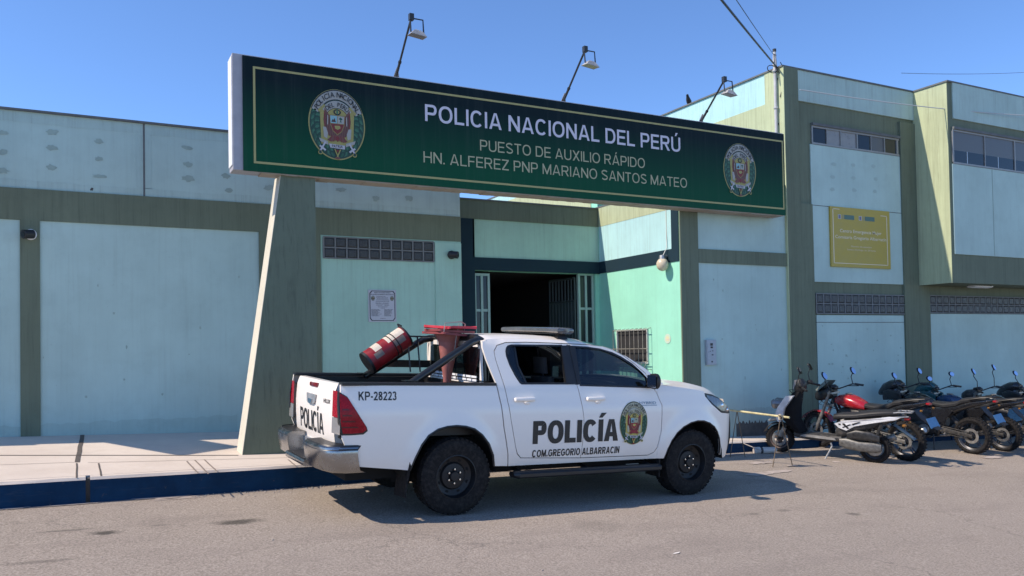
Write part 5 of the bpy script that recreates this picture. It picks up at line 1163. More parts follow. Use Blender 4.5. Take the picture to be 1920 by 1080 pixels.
# --- wheels
def wheel(x, sd):
    cz = .385; R0 = .385; y = sd*.79; o = sd
    t = MB(); prof = [(.215, -.115), (.225, -.125), (.30, -.133), (.352, -.125), (.378, -.105), (.385, -.07), (.385, .07), (.378, .105), (.352, .125), (.30, .133), (.225, .125), (.215, .115)]
    t.lathe([(r, a*o) for r, a in (prof if o < 0 else prof)], (x, y, cz), 'y', 44, 0)
    for k in range(44):
        a0 = 2*math.pi*k/44; 
        for j, (ya, yb2) in enumerate(((-.12, -.055), (-.045, .045), (.055, .12))):
            a1 = a0+(.5 if j == 1 else 0)*2*math.pi/44; da = .047; r1 = .3855 if abs(ya+yb2) < .05 else .378
            q = [(x+r*math.cos(a1+s*da), y+yy, cz+r*math.sin(a1+s*da)) for r in (r1-.012, r1+.0045) for yy in (ya, yb2) for s in (-1, 1)]
            t.add(q, [(4, 5, 7, 6), (0, 4, 6, 2), (1, 3, 7, 5), (0, 1, 5, 4), (2, 6, 7, 3)], 0)
    root = MB(); root.lathe([(.218, .11*o), (.222, .125*o), (.212, .128*o), (.205, .10*o), (.196, .055*o), (.14, .035*o), (.125, .055*o), (.085, .062*o), (.055, .062*o), (.052, .085*o), (.045, .095*o), (0, .097*o)], (x, y, cz), 'y', 36, 0)
    for k in range(8):
        a = 2*math.pi*(k+.5)/8; root.lathe([(0, .0), (.018, .0)], (x+.168*math.cos(a), y+.048*o, cz+.168*math.sin(a)), 'y', 10, 1)
    w = root.build('wheel', [plain('black_steel_rim', (.012, .012, .013), .5, .2, var=.2), GAP], truck)
    t.build('tyre', M['rubber'], w, sharp=30)
    n = MB()
    for k in range(6):
        a = 2*math.pi*(k+.5)/6; n.lathe([(.013, .05*o), (.013, .078*o), (.009, .084*o), (0, .085*o)], (x+.07*math.cos(a), y, cz+.07*math.sin(a)), 'y', 8, 0)
    n.build('lug_nuts', M['chrome'], w)
for x in (0, 3.085):
    for sd in (-1, 1): wheel(x, sd)
# --- interior
i_ = MB(); i_.box(.45, 2.6, -.82, .82, .56, .62, 0); i_.box(2.25, 2.62, -.80, .80, .9, 1.26, 0)
i_.grid([[(.42, y, .6), (.40, y, 1.3)] for y in (-.8, .8)], 0, False); i_.build('cabin', M['interior'], truck)
seatm = plain('dark_seat_fabric', (.035, .036, .04), .9, var=.2)
for sd in (-1, 1):
    s = MB(); s.loft([(.62, 1.62, sd*.37, .25, .24, 4), (.80, 1.58, sd*.37, .26, .24, 4)], 14, 0, 'z')
    s.loft([(.78, 1.42, sd*.37, .09, .24, 3), (1.1, 1.36, sd*.37, .08, .24, 3), (1.36, 1.30, sd*.37, .06, .20, 3)], 14, 0, 'z'); s.loft([(1.40, 1.28, sd*.37, .045, .12, 3), (1.58, 1.26, sd*.37, .04, .12, 3)], 12, 0, 'z')
    s.tube([(1.29, sd*.37-.05, 1.33), (1.28, sd*.37-.05, 1.42)], .008, 6); s.build('seat', seatm, truck)
s = MB(); s.loft([(.62, .85, 0, .25, .70, 4), (.82, .82, 0, .25, .70, 4)], 14, 0, 'z'); s.loft([(.8, .62, 0, .09, .70, 4), (1.40, .52, 0, .06, .66, 4)], 14, 0, 'z')
for y in (-.4, .4): s.loft([(1.42, .50, y, .045, .12, 3), (1.56, .49, y, .04, .12, 3)], 12, 0, 'z')
s.build('seat', seatm, truck)
s = MB(); c = Vector((2.08, .37, 1.16)); nx = Vector((-.85, 0, .5)).normalized(); e1_ = Vector((0, 1, 0)); e2_ = nx.cross(e1_)
s.tube([c+(e1_*math.cos(a)+e2_*math.sin(a))*.18 for a in [k*.2618 for k in range(25)]], .015, 8); s.tube([c-e1_*.17, c+e1_*.17], .02, 6); s.tube([c, c-nx*.25], .03, 8); s.build('steering_wheel', BLK, truck)
s = MB(); s.tube([(1.41, -.70, 1.66), (1.40, -.74, 1.5), (1.36, -.76, 1.33), (1.34, -.74, 1.1)], .018, 6); s.build('seat_belt', plain('grey_belt', (.16, .15, .14), .7), truck)
# --- roll bar
rbm = plain('black_satin_tube', (.014, .015, .016), .28, .1, coat=.3)
s = MB(); r = .042
s.tube([(.42, -.665, 1.30), (.415, -.66, 1.55), (.405, -.64, 1.68), (.39, -.59, 1.745), (.38, -.5, 1.77), (.38, .5, 1.77), (.39, .59, 1.745), (.405, .64, 1.68), (.415, .66, 1.55), (.42, .665, 1.30)], r, 14)
for sd in (-1, 1): 
    s.tube([(-.43, sd*.66, 1.29), (-.40, sd*.66, 1.31), (.20, sd*.635, 1.69), (.26, sd*.62, 1.725), (.33, sd*.60, 1.745), (.385, sd*.58, 1.75)], r*.95, 14)
    s.box(-.50, -.36, sd*.60, sd*.72, 1.322, 1.332, 0); s.box(.36, .48, sd*.60, sd*.72, 1.322, 1.332, 0)
s.box(.395, .425, -.63, .63, 1.40, 1.49, 0)
for sd in (1,): s.box(-.22, .40, sd*.64, sd*.66, 1.40, 1.485, 0)
for y in (-.30, 0, .30): s.tube([(.40, y, 1.48), (.385, y, 1.76)], .012, 6)
s.build('roll_bar', rbm, truck)
s = MB()
for x in (.02, .14): s.tube([(x, .40, 1.36), (x-.03, .45, 1.76)], .009, 6); s.tube([(x-.03, .45, 1.76), (x-.03, .62, 1.76)], .008, 6)
s.tube([(-.14, .45, 1.762), (.38, .45, 1.765)], .009, 6); s.tube([(-.14, .62, 1.762), (.38, .62, 1.765)], .009, 6); s.tube([(-.14, .45, 1.762), (-.14, .62, 1.762)], .009, 6)
s.build('rack', rbm, truck)
s = MB()
for k, z in enumerate((1.315, 1.35)):
    y = -.58
    while y < .5:
        q = random.uniform(.06, .14); s.box(.355, .364, y, y+q, z, z+.022, 0); y += q+random.uniform(.01, .03)
s.build('vent_slats', M['white'], truck)
# --- light bar across the roof
s = MB(); s.loft([(-.66, 1.42, 1.885, .05, .022, 3), (-.64, 1.42, 1.885, .11, .034, 3), (-.35, 1.44, 1.889, .12, .036, 3), (.35, 1.44, 1.889, .12, .036, 3), (.64, 1.42, 1.885, .11, .034, 3), (.66, 1.42, 1.885, .05, .022, 3)], 16, 0, 'y')
lb = s.build('light_bar', plain('smoky_light_bar', (.09, .095, .10), .12, coat=.5, var=.25, vs=5), truck)
s = MB(); s.box(1.34, 1.52, -.60, .60, 1.846, 1.856, 0)
for y in (-.52, .52): s.hexa([(1.36, y-.05, 1.79), (1.5, y-.05, 1.79), (1.5, y+.05, 1.79), (1.36, y+.05, 1.79), (1.39, y-.03, 1.85), (1.47, y-.03, 1.85), (1.47, y+.03, 1.85), (1.39, y+.03, 1.85)], 0)
s.build('mount', BLK, lb)
s = MB(); s.tube([(2.75, .70, 1.31), (2.70, .72, 1.7)], .004, 6); s.build('antenna', BLK, truck)
TM = truck.matrix_world.copy()
# ================================================================== cargo strapped to the roll bar (top-level things standing in the truck's frame)
def in_truck(name, loc, label, cat):
    o = empty(name, (0, 0, 0), label, cat); o.matrix_world = TM@Matrix.Translation(loc); return o
c0, c1 = Vector((-.47, .50, 1.445)), Vector((-.01, .50, 1.765)); ax = (c1-c0); Ln = ax.length; ax.normalize(); rad = .13
bl = in_truck('safety_barrel', c0, 'red and white banded cylinder lying tilted along the far roll-bar tube', 'safety barrel')
e1b = Vector((0, 1, 0)); e2b = ax.cross(e1b)
def bq(a, rr, s): return tuple(ax*s+(e1b*math.cos(a)+e2b*math.sin(a))*rr)
w = MB(); n = 32; secs = [0, .03, .17, .33, .37, .52, Ln-.02, Ln]
bands = [2, 0, 0, 0, 0, 0, 2]
for k in range(len(secs)-1):
    w.grid([[bq(2*math.pi*i/n, rad*(1.03 if bands[k] == 2 else 1), secs[k]) for i in range(n+1)], [bq(2*math.pi*i/n, rad*(1.03 if bands[k] == 2 else 1), secs[k+1]) for i in range(n+1)]], bands[k], True)
for a0, a1, s0, s1, m in ((1.15, 2.55, .125, .215, 1), (1.15, 2.55, .305, Ln-.03, 1), (2.62, 3.15, .09, .20, 3), (2.62, 3.2, .36, .50, 3), (-1.2, 1.0, .10, .30, 1)):
    w.grid([[bq(a0+(a1-a0)*i/6, rad*1.006, s) for i in range(7)] for s in (s0, s1)], m, True)  # cream strips and grey patches laid over the red shell
for s, fl in ((0, True), (Ln, False)): w.add([bq(2*math.pi*i/n, rad*1.03, s) for i in range(n)], [tuple(range(n)) if fl else tuple(reversed(range(n)))], 2)
w.build('shell', [plain('dull_red_plastic', (.26, .010, .016), .4, var=.35), plain('cream_reflective', (.62, .55, .44), .4, var=.15), M['black'], plain('grey_band', (.20, .16, .13), .5, var=.3)], bl)
w = MB()
for s in (.35, .40): w.tube([bq(2*math.pi*i/20, rad*1.03, s) for i in range(21)], .006, 5)
w.tube([bq(1.2, rad, Ln), tuple(Vector(bq(1.2, rad*1.25, Ln+.01))), tuple(Vector(bq(.6, rad*1.3, Ln+.06)))], .012, 6); w.build('strap', M['black'], bl)
def cone(dz, ang, label, k):
    o = in_truck('traffic_cone', (.215+.012*k, -.15, 1.235+dz), label, 'traffic cone'); o['group'] = 'traffic cones stacked upside down in the pickup bed'
    red = plain('faded_red_rubber', (.55, .03, .05) if k == 2 else (.25, .05, .05), .6, var=.3)
    w = MB(); h = .565; w.lathe([(.030, 0), (.034, .02), (.042, .12), (.052, .24), (.070, .36), (.100, .47), (.145, h)], (0, 0, 0), 'z', 24, 0)
    w.lathe([(.024, .0), (.12, h)], (0, 0, 0), 'z', 24, 0); w.build('body', plain('pinkish_cone_plastic', (.34, .115, .095), .6, var=.2), o)
    w = MB(); s = .215; 
    def rot(x, y): return (x*math.cos(ang)-y*math.sin(ang), x*math.sin(ang)+y*math.cos(ang))
    ring = []
    for q in ((s, s), (-s, s), (-s, -s), (s, -s)):
        for j in range(5):
            a = math.atan2(q[1], q[0])-.7+1.4*j/4; r = s*.88; ring.append(rot(q[0]*.80+ .045*math.cos(a), q[1]*.80+.045*math.sin(a)))
    n = len(ring); w.prism(ring, lambda u, v, d: (u, v, h+d+.01*math.sin(u*22+k)+.008*math.cos(v*19)), 0, .024, 0)
    w.build('base', red, o, bevel=.004)
    w = MB(); w.lathe([(.052, .20), (.0535, .20), (.070, .33), (.0685, .33)], (0, 0, 0), 'z', 24, 0); w.build('collar', M['cream'], o)
cone(0, .2, 'lowest of the upturned red traffic cones, its tapered body visible below the stacked bases', 0)
cone(.034, .0, 'middle upturned red traffic cone with its base between two others', 1)
cone(.068, .35, 'topmost upturned red traffic cone, its bright red square base showing', 2)
sr = in_truck('strap', (.22, -.15, 1.87), 'thin grey strap tying the stack of upturned cones together', 'strap')
w = MB(); w.tube([(-.16, -.215, -.06), (-.15, -.22, .05), (.12, -.05, .075), (.215, .03, .05), (.2, .05, -.1)], .006, 5); w.tube([(.02, -.215, .05), (.0, -.2, -.06), (.03, -.08, -.35)], .005, 5)
w.build('band', plain('grey_strap', (.30, .27, .25), .7), sr)
# ================================================================== motorcycles
RIM = plain('dark_alloy_rim', (.05, .05, .055), .35, .6, var=.2); ALLOY = plain('dull_alloy', (.34, .33, .31), .42, .7, var=.25, vs=20)
ENG = plain('engine_metal', (.05, .05, .05), .45, .6, var=.4, vs=20); SEAT = plain('seat_vinyl', (.02, .02, .021), .55, var=.2)
PLT = plain('blue_number_plate', (.05, .14, .28), .35, var=.1); CHR = M['chrome']; DSTBLK = plain('dusty_black_plastic', (.03, .03, .03), .5, var=.3, dust=.35)
SKYM = plain('mirror_glass', (.62, .68, .80), .05, 1.0); SMOKE = plain('dark_fairing_plastic', (.018, .018, .02), .3, coat=.4, var=.2); SIGR = plain('signal_red', (.32, .01, .012), .2, coat=.5); AMB = plain('amber_lens', (.22, .10, .02), .25)
def bike_wheel(root, x, r, wd, name='wheel', spokes=5, rimr=None, rimm=None, strip=None):
    rimr = rimr or r-.075
    w = MB(); 
    w.lathe([(rimr, -.045), (rimr+.012, -.05), (rimr+.012, .05), (rimr, .045), (rimr-.022, .03), (rimr-.022, -.03)], (x, 0, r), 'y', 36, 0, True)
    w.lathe([(0, -.06), (.05, -.06), (.055, -.03), (.055, .03), (.05, .06), (0, .06)], (x, 0, r), 'y', 16, 0)
    for k in range(spokes):
        a = 2*math.pi*k/spokes+.3
        for da in (-.10, .10):
            w.tube([(x+.05*math.cos(a+da*2), 0, r+.05*math.sin(a+da*2)), (x+(rimr-.01)*math.cos(a+da), 0, r+(rimr-.01)*math.sin(a+da))], .013, 6)
    w.lathe([(.08, .058), (.125, .058), (.125, .062), (.08, .062)], (x, 0, r), 'y', 24, 1, True)
    o = w.build(name, [rimm or RIM, ALLOY], root)
    t = MB(); h = wd/2
    t.lathe([(rimr+.004, -h*.8), (rimr+.03, -h), (r-.03, -h*.95), (r-.006, -h*.55), (r, 0), (r-.006, h*.55), (r-.03, h*.95), (rimr+.03, h), (rimr+.004, h*.8)], (x, 0, r), 'y', 40, 0)
    for k in range(36):
        a = 2*math.pi*k/36
        for sd in (-1, 1): 
            q = [(x+rr*math.cos(a+da), sd*yy, r+rr*math.sin(a+da)) for rr in (r-.02, r+.003) for yy, da in ((h*.12, 0), (h*.12, .06), (h*.72, .12), (h*.72, .06))]
            t.add(q, [(4, 5, 6, 7), (0, 1, 5, 4), (1, 2, 6, 5), (2, 3, 7, 6), (3, 0, 4, 7)], 0)
    t.build('tyre', M['rubber'], o)
    if strip:
        s = MB()
        for sd in (-1, 1): s.lathe([(rimr+.004, sd*.0515), (rimr+.014, sd*.0515)], (x, 0, r), 'y', 40, 0)
        s.build('rim_tape', strip, o)
    return o
def mirror(root, base, top, sd, shape=(.06, .045), mat=None):
    w = MB(); w.tube([base, ((base[0]+top[0])/2+.03, (base[1]+top[1])/2, (base[2]+top[2])/2), top], .007, 6)
    SH = Matrix(((1, 0, .42), (0, 1, 0), (0, 0, 1))); w.ell((top[0]+.012, top[1], top[2]), (.018, shape[0], shape[1]), 14, 0, SH)
    o = w.build('mirror', [BLK], root)
    g = MB(); c = Vector((top[0]-.0065, top[1], top[2])); n = 18
    g.add([(c.x-.001+.42*shape[1]*.86*math.sin(6.2832*k/n), c.y+shape[0]*.86*math.cos(6.2832*k/n), c.z+shape[1]*.86*math.sin(6.2832*k/n)) for k in range(n)], [tuple(range(n))]); g.build('mirror_glass', SKYM, o)
def lengthen(o, k, wb):
    for c in o.children:
        fx = None
        if c.name.startswith('wheel'):
            if max(v.co.x for v in c.data.vertices) > wb*.7:
                for q in [c]+list(c.children):
                    for v in q.data.vertices: v.co.x += wb*(k-1)
        elif c.name.startswith('front_fender') or c.name.startswith('fender_nose'):
            for v in c.data.vertices: v.co.x += wb*(k-1)
        else:
            for q in [c]+list(c.children):
                for v in q.data.vertices: v.co.x *= k
def place_bike(name, rp, fp, label, lean, wb, group='motorcycles parked in a row by the wall', steer=0):
    a, b = Vector(atG(*rp)), Vector(atG(*fp)); a.z = gz(a.x, a.y); b.z = gz(b.x, b.y)
    f = (b-a); sc = f.length/wb; f.normalize(); n0 = nn; l = n0.cross(f).normalized(); n1 = f.cross(l).normalized()
    l2 = l*math.cos(lean)-n1*math.sin(lean); n2 = n1*math.cos(lean)+l*math.sin(lean)
    o = empty(name, (0, 0, 0), label, 'scooter' if name == 'scooter' else 'motorcycle', group)
    o.matrix_world = Matrix(((f.x, l2.x, n2.x, a.x), (f.y, l2.y, n2.y, a.y), (f.z, l2.z, n2.z, a.z), (0, 0, 0, 1)))@Matrix.Scale(sc, 4)
    return o
def motorcycle(rp, fp, label, tank, tail, fairing, screen=None, lampm=None, lean=R(7), strip=None, big=False, mshape=(.05, .05), shroud=None, silver=False):
    WB = 1.34; KX = 1.17; o = place_bike('motorcycle', rp, fp, label, lean, WB*KX)
    r = .305; bike_wheel(o, 0, r, .145 if big else .125, strip=strip); bike_wheel(o, WB, r, .105, strip=strip)
    # frame, engine
    w = MB(); hd = (WB-.27, 0, .86)
    for y in (-.05, .05):
        w.tube([(hd[0], y*.5, hd[2]), (WB-.38, y, .60), (WB-.42, y, .34), (WB-.62, y*1.6, .24), (.48, y*1.6, .25), (.42, y*1.6, .40)], .018, 8); w.tube([(hd[0], y*.5, hd[2]+.02), (.55, y*1.8, .70), (.42, y*1.8, .42)], .02, 8)
        w.tube([(.62, y*1.8, .70), (.25, y*1.8, .78), (-.12, y*1.4, .88)], .014, 6); w.tube([(.46, y*1.8, .48), (.10, y*1.7, .76)], .013, 6)
    w.build('frame', BLK, o)
    w = MB(); w.loft([(.50, 0, .36, .09, .10, 4), (.58, 0, .38, .13, .13, 4), (.80, 0, .36, .14, .13, 4), (.92, 0, .33, .11, .10, 4)], 16, 0)
    w.loft([(.44, .84, 0, .10, .09, 4), (.58, .87, 0, .105, .095, 4), (.66, .88, 0, .09, .08, 4)], 14, 0, 'z')
    w.loft([(.36, 0, .52, .07, .10, 3), (.48, 0, .55, .10, .16, 3), (.70, 0, .56, .115, .19, 3), (.90, 0, .56, .11, .17, 3), (1.0, 0, .56, .06, .10, 3)], 16, 2)
    for k in range(6): w.box(.745+.008*k, .965+.008*k, -.115, .115, .455+.03*k, .463+.03*k, 0)
    w.lathe([(0, .155), (.075, .155), (.085, .13), (.085, .10)], (.66, 0, .35), 'y', 18, 1); w.lathe([(0, .150), (.05, .150), (.06, .13), (.06, .10)], (.85, 0, .34), 'y', 16, 1)
    w.tube([(.93, .04, .50), (1.02, .05, .42), (.98, .06, .26), (.75, .08, .20), (.4, -.12, .24)], .022, 8, 1)
    w.tube([(.56, .15, .24), (.54, .24, .24)], .014, 6, 1); w.box(.50, .58, .20, .27, .235, .25, 0); w.tube([(.34, .13, .32), (.30, .23, .33)], .012, 6, 1)
    w.tube([(.60, .16, .38), (.70, .17, .30), (.74, .20, .28)], .009, 6, 1)
    w.build('engine', [ENG, ALLOY, DSTBLK], o)
    w = MB()
    for y in (-.085, .085): w.loft([(-.03, y, r, .016, .03, 4), (.20, y, r+.03, .016, .035, 4), (.44, y*.9, .37, .02, .045, 4)], 10, 0)
    w.tube([(.02, .072, r+.06), (.42, .072, .42)], .008, 6); w.tube([(.02, .072, r-.055), (.42, .072, .30)], .008, 6); w.tube([(.14, 0, r+.10), (.38, 0, .66)], .035, 8)
    w.build('swingarm', DSTBLK if not silver else ALLOY, o)
    w = MB(); w.tube([(.50, -.13, .22), (.36, -.15, .26), (.28, -.16, .30), (-.14, -.19, .46), (-.16, -.19, .468)], [.022, .028, .045, .052, .04], 12); w.build('exhaust', ALLOY if silver else DSTBLK, o)
    # kickstand
    w = MB(); w.tube([(.52, .12, .27), (.46, .22, -.0)], .011, 6); w.box(.43, .49, .20, .25, -.012, -.004, 0); w.build('kickstand', DSTBLK, o)
    # front fork, fender
    w = MB()
    for y in (-.085, .085): w.tube([(WB, y, r), (WB-.12, y, .58), (WB-.27, y, .98)], [.026, .026, .02], 10); 
    w.box(WB-.25, WB-.16, -.10, .10, .72, .75, 0); w.box(WB-.31, WB-.22, -.10, .10, .93, .96, 0); w.build('fork', ALLOY, o)
    w = MB(); A = [R(30+k*11) for k in range(12)]
    w.grid([[(WB+(r+.03)*math.cos(a), y, r+(r+.03-abs(y)*.25)*math.sin(a)) for a in A] for y in (-.07, -.045, 0, .045, .07)], 0); w.build('front_fender', fairing, o)
    # handlebar
    w = MB(); w.tube([(WB-.50, .37, 1.04), (WB-.40, .30, 1.06), (WB-.30, .12, 1.00), (WB-.30, -.12, 1.00), (WB-.40, -.30, 1.06), (WB-.50, -.37, 1.04)], .011, 8)
    for y in (-1, 1): w.tube([(WB-.52, y*.385, 1.035), (WB-.42, y*.315, 1.06)], .018, 8); w.tube([(WB-.34, y*.25, 1.03), (WB-.44, y*.39, 1.02)], .007, 6)
    w.build('handlebar', BLK, o)
    for y in (-1, 1): mirror(o, (WB-.40, y*.30, 1.07), (WB-.38, y*.36, 1.27), y, mshape)
    # tank, seat, tail
    w = MB(); w.loft([(.54, 0, .755, .085, .045, 2.6), (.59, 0, .775, .115, .07, 2.6), (.70, 0, .81, .14, .10, 2.5), (.82, 0, .835, .155, .112, 2.5), (.93, 0, .84, .14, .09, 2.5), (1.0, 0, .835, .09, .05, 2.4)], 20, 0)
    w.lathe([(.045, 0), (.045, .012), (0, .012)], (.82, 0, .945), 'z', 14, 1); w.build('fuel_tank', [tank, ALLOY], o)
    if shroud:
        w = MB()
        for sd in (-1, 1): w.prism([(.72, .80), (1.02, .86), (1.14, .70), (1.06, .56), (.90, .66)], lambda u, v, d: (u, sd*(.165+d), v), 0, .02, 0)
        w.build('shroud', shroud, o, bevel=.006)
    w = MB(); w.loft([(-.22, 0, .935, .06, .025, 3), (-.10, 0, .92, .10, .04, 3), (.10, 0, .87, .125, .05, 3), (.18, 0, .815, .13, .05, 3), (.36, 0, .77, .135, .05, 3), (.54, 0, .785, .09, .04, 3)], 16, 0); w.build('seat', SEAT, o)
    w = MB(); w.loft([(-.32, 0, .93, .03, .02, 3), (-.24, 0, .90, .075, .035, 3), (-.05, 0, .845, .11, .06, 3), (.20, 0, .74, .12, .07, 3), (.45, 0, .69, .12, .08, 3), (.52, 0, .68, .09, .06, 3)], 16, 0)
    w.build('tail', tail, o)
    w = MB(); w.tube([(-.02, .13, .92), (-.2, .11, .965), (-.30, .06, .975), (-.30, -.06, .975), (-.2, -.11, .965), (-.02, -.13, .92)], .012, 8); w.build('grab_rail', BLK, o)
    w = MB(); w.loft([(-.345, 0, .90, .04, .014, 3), (-.31, 0, .905, .05, .02, 3)], 12, 0); w.build('tail_light', SIGR, o)
    for sd in (-1, 1): w = MB(); w.tube([(-.27, sd*.05, .82), (-.29, sd*.13, .815)], .008, 6, 1); w.ell((-.30, sd*.15, .815), (.018, .026, .017), 10, 0); w.build('turn_signal', [AMB, BLK], o)
    w = MB(); w.grid([[(-.16-.2*s*s-.10*s, y, .80-.26*s) for y in (-.07, 0, .07)] for s in (0, .25, .5, .75, 1)], 0, False)
    w.grid([[(-.16-.2*s*s-.10*s+.012, y, .80-.26*s) for y in (-.07, 0, .07)] for s in (0, .25, .5, .75, 1)], 0, False, True); w.build('rear_fender', BLK, o)
    w = MB(); Mx = Matrix.Translation((-.37, 0, .63))@Matrix.Rotation(R(25), 4, 'Y')
    q = [Mx@Vector((dx, y, z)) for dx in (-.004, .004) for y, z in ((-.11, -.075), (.11, -.075), (.11, .075), (-.11, .075))]
    w.add([tuple(p) for p in q], [(0, 3, 2, 1), (4, 5, 6, 7), (0, 1, 5, 4), (1, 2, 6, 5), (2, 3, 7, 6), (3, 0, 4, 7)]); w.build('number_plate', PLT, o)
    # headlight / fairing
    w = MB(); w.loft([(WB-.30, 0, .93, .06, .06, 3), (WB-.22, 0, .93, .11, .10, 3), (WB-.08, 0, .90, .105, .105, 3), (WB-.01, 0, .87, .07, .075, 2.5), (WB+.01, 0, .86, .03, .04)], 16, 0)
    hl = w.build('headlight', [lampm or fairing], o)
    g = MB(); g.ell((WB-.02, 0, .86), (.03, .06, .06), 12, 0); g.build('lens', M['alu'], hl)
    w = MB(); w.loft([(WB-.33, 0, 1.03, .05, .02, 3), (WB-.28, 0, 1.045, .07, .035, 3), (WB-.20, 0, 1.03, .05, .03, 3)], 12, 0); w.build('instrument_panel', BLK, o, bevel=.01)
    if screen:
        w = MB(); w.loft([(WB-.30, 0, 1.06, .06, .035, 2.5), (WB-.22, 0, 1.06, .125, .085, 2.5), (WB-.12, 0, 1.02, .135, .12, 2.4), (WB-.0, 0, .96, .11, .11, 2.3), (WB+.08, 0, .90, .06, .06, 2.2), (WB+.11, 0, .88, .02, .02)], 18, 0)
        for sd in (-1, 1): w.loft([(WB-.34, sd*.13, .88, .02, .06, 3), (WB-.16, sd*.15, .90, .03, .10, 3), (WB-.04, sd*.12, .86, .03, .08, 3)], 12, 0)
        w.build('fairing', screen, o)
    # side covers
    w = MB()
    for sd in (-1, 1): w.prism([(.22, .70), (.52, .72), (.56, .58), (.44, .48), (.34, .52)], lambda u, v, d: (u, sd*(.105+d), v), 0, .025, 0)
    w.build('side_cover', tail, o, bevel=.008)
    w = MB()
    for k in range(5): 
        y = .10+.01*k; w.tube([(WB-.30, (-1)**k*.05, 1.0), (WB-.14+.02*k, (-1)**k*.06, .86-.03*k), (WB-.26, (-1)**k*.04, .70), (.86, (-1)**k*.05, .66)], .006, 5)
    w.build('cables', BLK, o); lengthen(o, KX, WB); return o
def mc(n, c, rough=.25, coat=.6, var=.15): return plain(n, c, rough, coat=coat, var=var)
REDP = mc('red_tank_paint', (.36, .012, .02)); BLKP = mc('black_bike_paint', (.014, .014, .016)); BLUP = mc('dark_blue_bike_paint', (.015, .05, .12)); TEAL = mc('dark_teal_plastic', (.010, .075, .085), .3); WHP = mc('white_bike_panel', (.62, .62, .62))
WSTRIP = plain('white_rim_tape', (.6, .6, .6), .5)
m1 = motorcycle((1701, 864), (1537, 838), 'red-tanked motorcycle parked just behind the black and white scooter', REDP, BLKP, mc('red_fender', (.36, .012, .02)), None, lampm=BLK, mshape=(.05, .06), silver=True)
w = MB(); k_ = 1.17
G_ = [[((1.34+.02-.17*s-.12*abs(u)**1.7)*k_, u*(.13-.05*s*s), .97+.17*s) for u in [q/4 for q in range(-4, 5)]] for s in (0, .33, .66, 1)]
w.grid(G_, 0); w.build('windscreen', plain('dusty_clear_plastic', (.20, .22, .20), .15, coat=.5, var=.3), m1)
m2 = motorcycle((1826, 851), (1664, 828), 'black motorcycle with a dark bulky fairing and white-taped rim, third bike from the pickup', BLKP, BLKP, BLKP, SMOKE, strip=WSTRIP, big=True, mshape=(.05, .055), shroud=BLKP)
m3 = motorcycle((1884, 846), (1727, 825), 'motorcycle with a dark teal windscreen and wide rectangular mirror, fourth bike from the pickup', BLUP, BLKP, TEAL, TEAL, strip=WSTRIP, big=True, mshape=(.075, .045))
m4 = motorcycle((1966, 843), (1808, 823), 'dark motorcycle with a tall-stalked oval mirror above a round headlamp, fifth bike from the pickup', BLKP, BLUP, DSTBLK, None, mshape=(.04, .06))
m5 = motorcycle((2048, 841), (1884, 821), 'black motorcycle cut off at the end of the row, farthest bike from the pickup', BLKP, BLKP, BLKP, SMOKE, mshape=(.06, .05))
for o_, dz in ((m4, .16), (m5, .10)):
    for c_ in o_.children:
        if c_.name.startswith('mirror'): c_.location.z += dz; 
# stalks for the raised mirrors
for o_, dz in ((m4, .16), (m5, .10)):
    w = MB()
    for y in (-1, 1): w.tube([((1.34-.40)*1.17, y*.30, 1.06), ((1.34-.40)*1.17, y*.30, 1.08+dz)], .007, 6)
    w.build('mirror_stalk', BLK, o_)

# --- scooter
WB = 1.30
sc_ = place_bike('scooter', (1641, 867), (1463, 847), 'black and white scooter leaning on its kickstand, the first bike beyond the pickup', R(6), WB*1.2)
r = .245; bike_wheel(sc_, 0, r, .14, rimr=.165, spokes=3); bike_wheel(sc_, WB, r, .125, rimr=.165, spokes=3, rimm=plain('dusty_rim', (.12, .085, .07), .6, .3, var=.4))
w = MB()
for y in (-.085, .085): w.tube([(WB, y, r), (WB-.11, y*.9, .50), (WB-.13, 0, .56)], .024, 8)
w.tube([(WB-.13, 0, .54), (WB-.30, 0, .98)], .025, 8); w.tube([(WB-.02, .09, .30), (WB-.09, .10, .46)], .035, 10, 1); w.build('fork', [BLK, ALLOY], sc_)
w = MB(); A = [R(18+k*12) for k in range(12)]
w.grid([[(WB+(r+.045)*math.cos(a), y, r+.0+(r+.05-abs(y)*.3)*math.sin(a)) for a in A] for y in (-.085, -.06, 0, .06, .085)], 0); w.build('front_fender', DSTBLK, sc_)
w = MB(); w.loft([(WB-.02, 0, .62, .10, .05, 3), (WB+.10, 0, .58, .10, .04, 3), (WB+.19, 0, .55, .06, .02, 3)], 12, 0); w.build('fender_nose', plain('silver_plastic', (.30, .31, .31), .35, .3, var=.15), sc_)
# apron: white outer shield, black inner leg shield
w = MB(); w.loft([(.40, WB-.30, 0, .06, .17, 3), (.56, WB-.20, 0, .09, .20, 3), (.74, WB-.20, 0, .09, .22, 3), (.88, WB-.24, 0, .07, .17, 3), (.96, WB-.28, 0, .04, .10, 3)], 18, 0, 'z'); w.build('leg_shield', plain('matt_black_plastic', (.010, .010, .011), .7, spec=.12, var=.3), sc_)
w = MB()
for sd in (-1, 1):
    w.prism([(WB-.09, .55), (WB-.12, .62), (WB-.15, .76), (WB-.27, .95), (WB-.17, .95), (WB-.06, .78), (WB-.02, .66), (WB-.05, .56)], lambda u, v, d: (u, sd*(.20+.05*(1-abs(v-.74)*3)+d), v), -.06, .022, 0)
w.loft([(WB-.13, 0, .86, .14, .07, 3), (WB-.06, 0, .80, .12, .06, 3), (WB-.0, 0, .72, .09, .05, 3)], 14, 0); w.build('front_panel', WHP, sc_, bevel=.008)
w = MB()
for y in (-.075, .075): w.tube([(WB-.10, y, .80), (WB+.05, y, .79), (WB+.075, y, .785)], [.06, .075, .06], 14, 0)
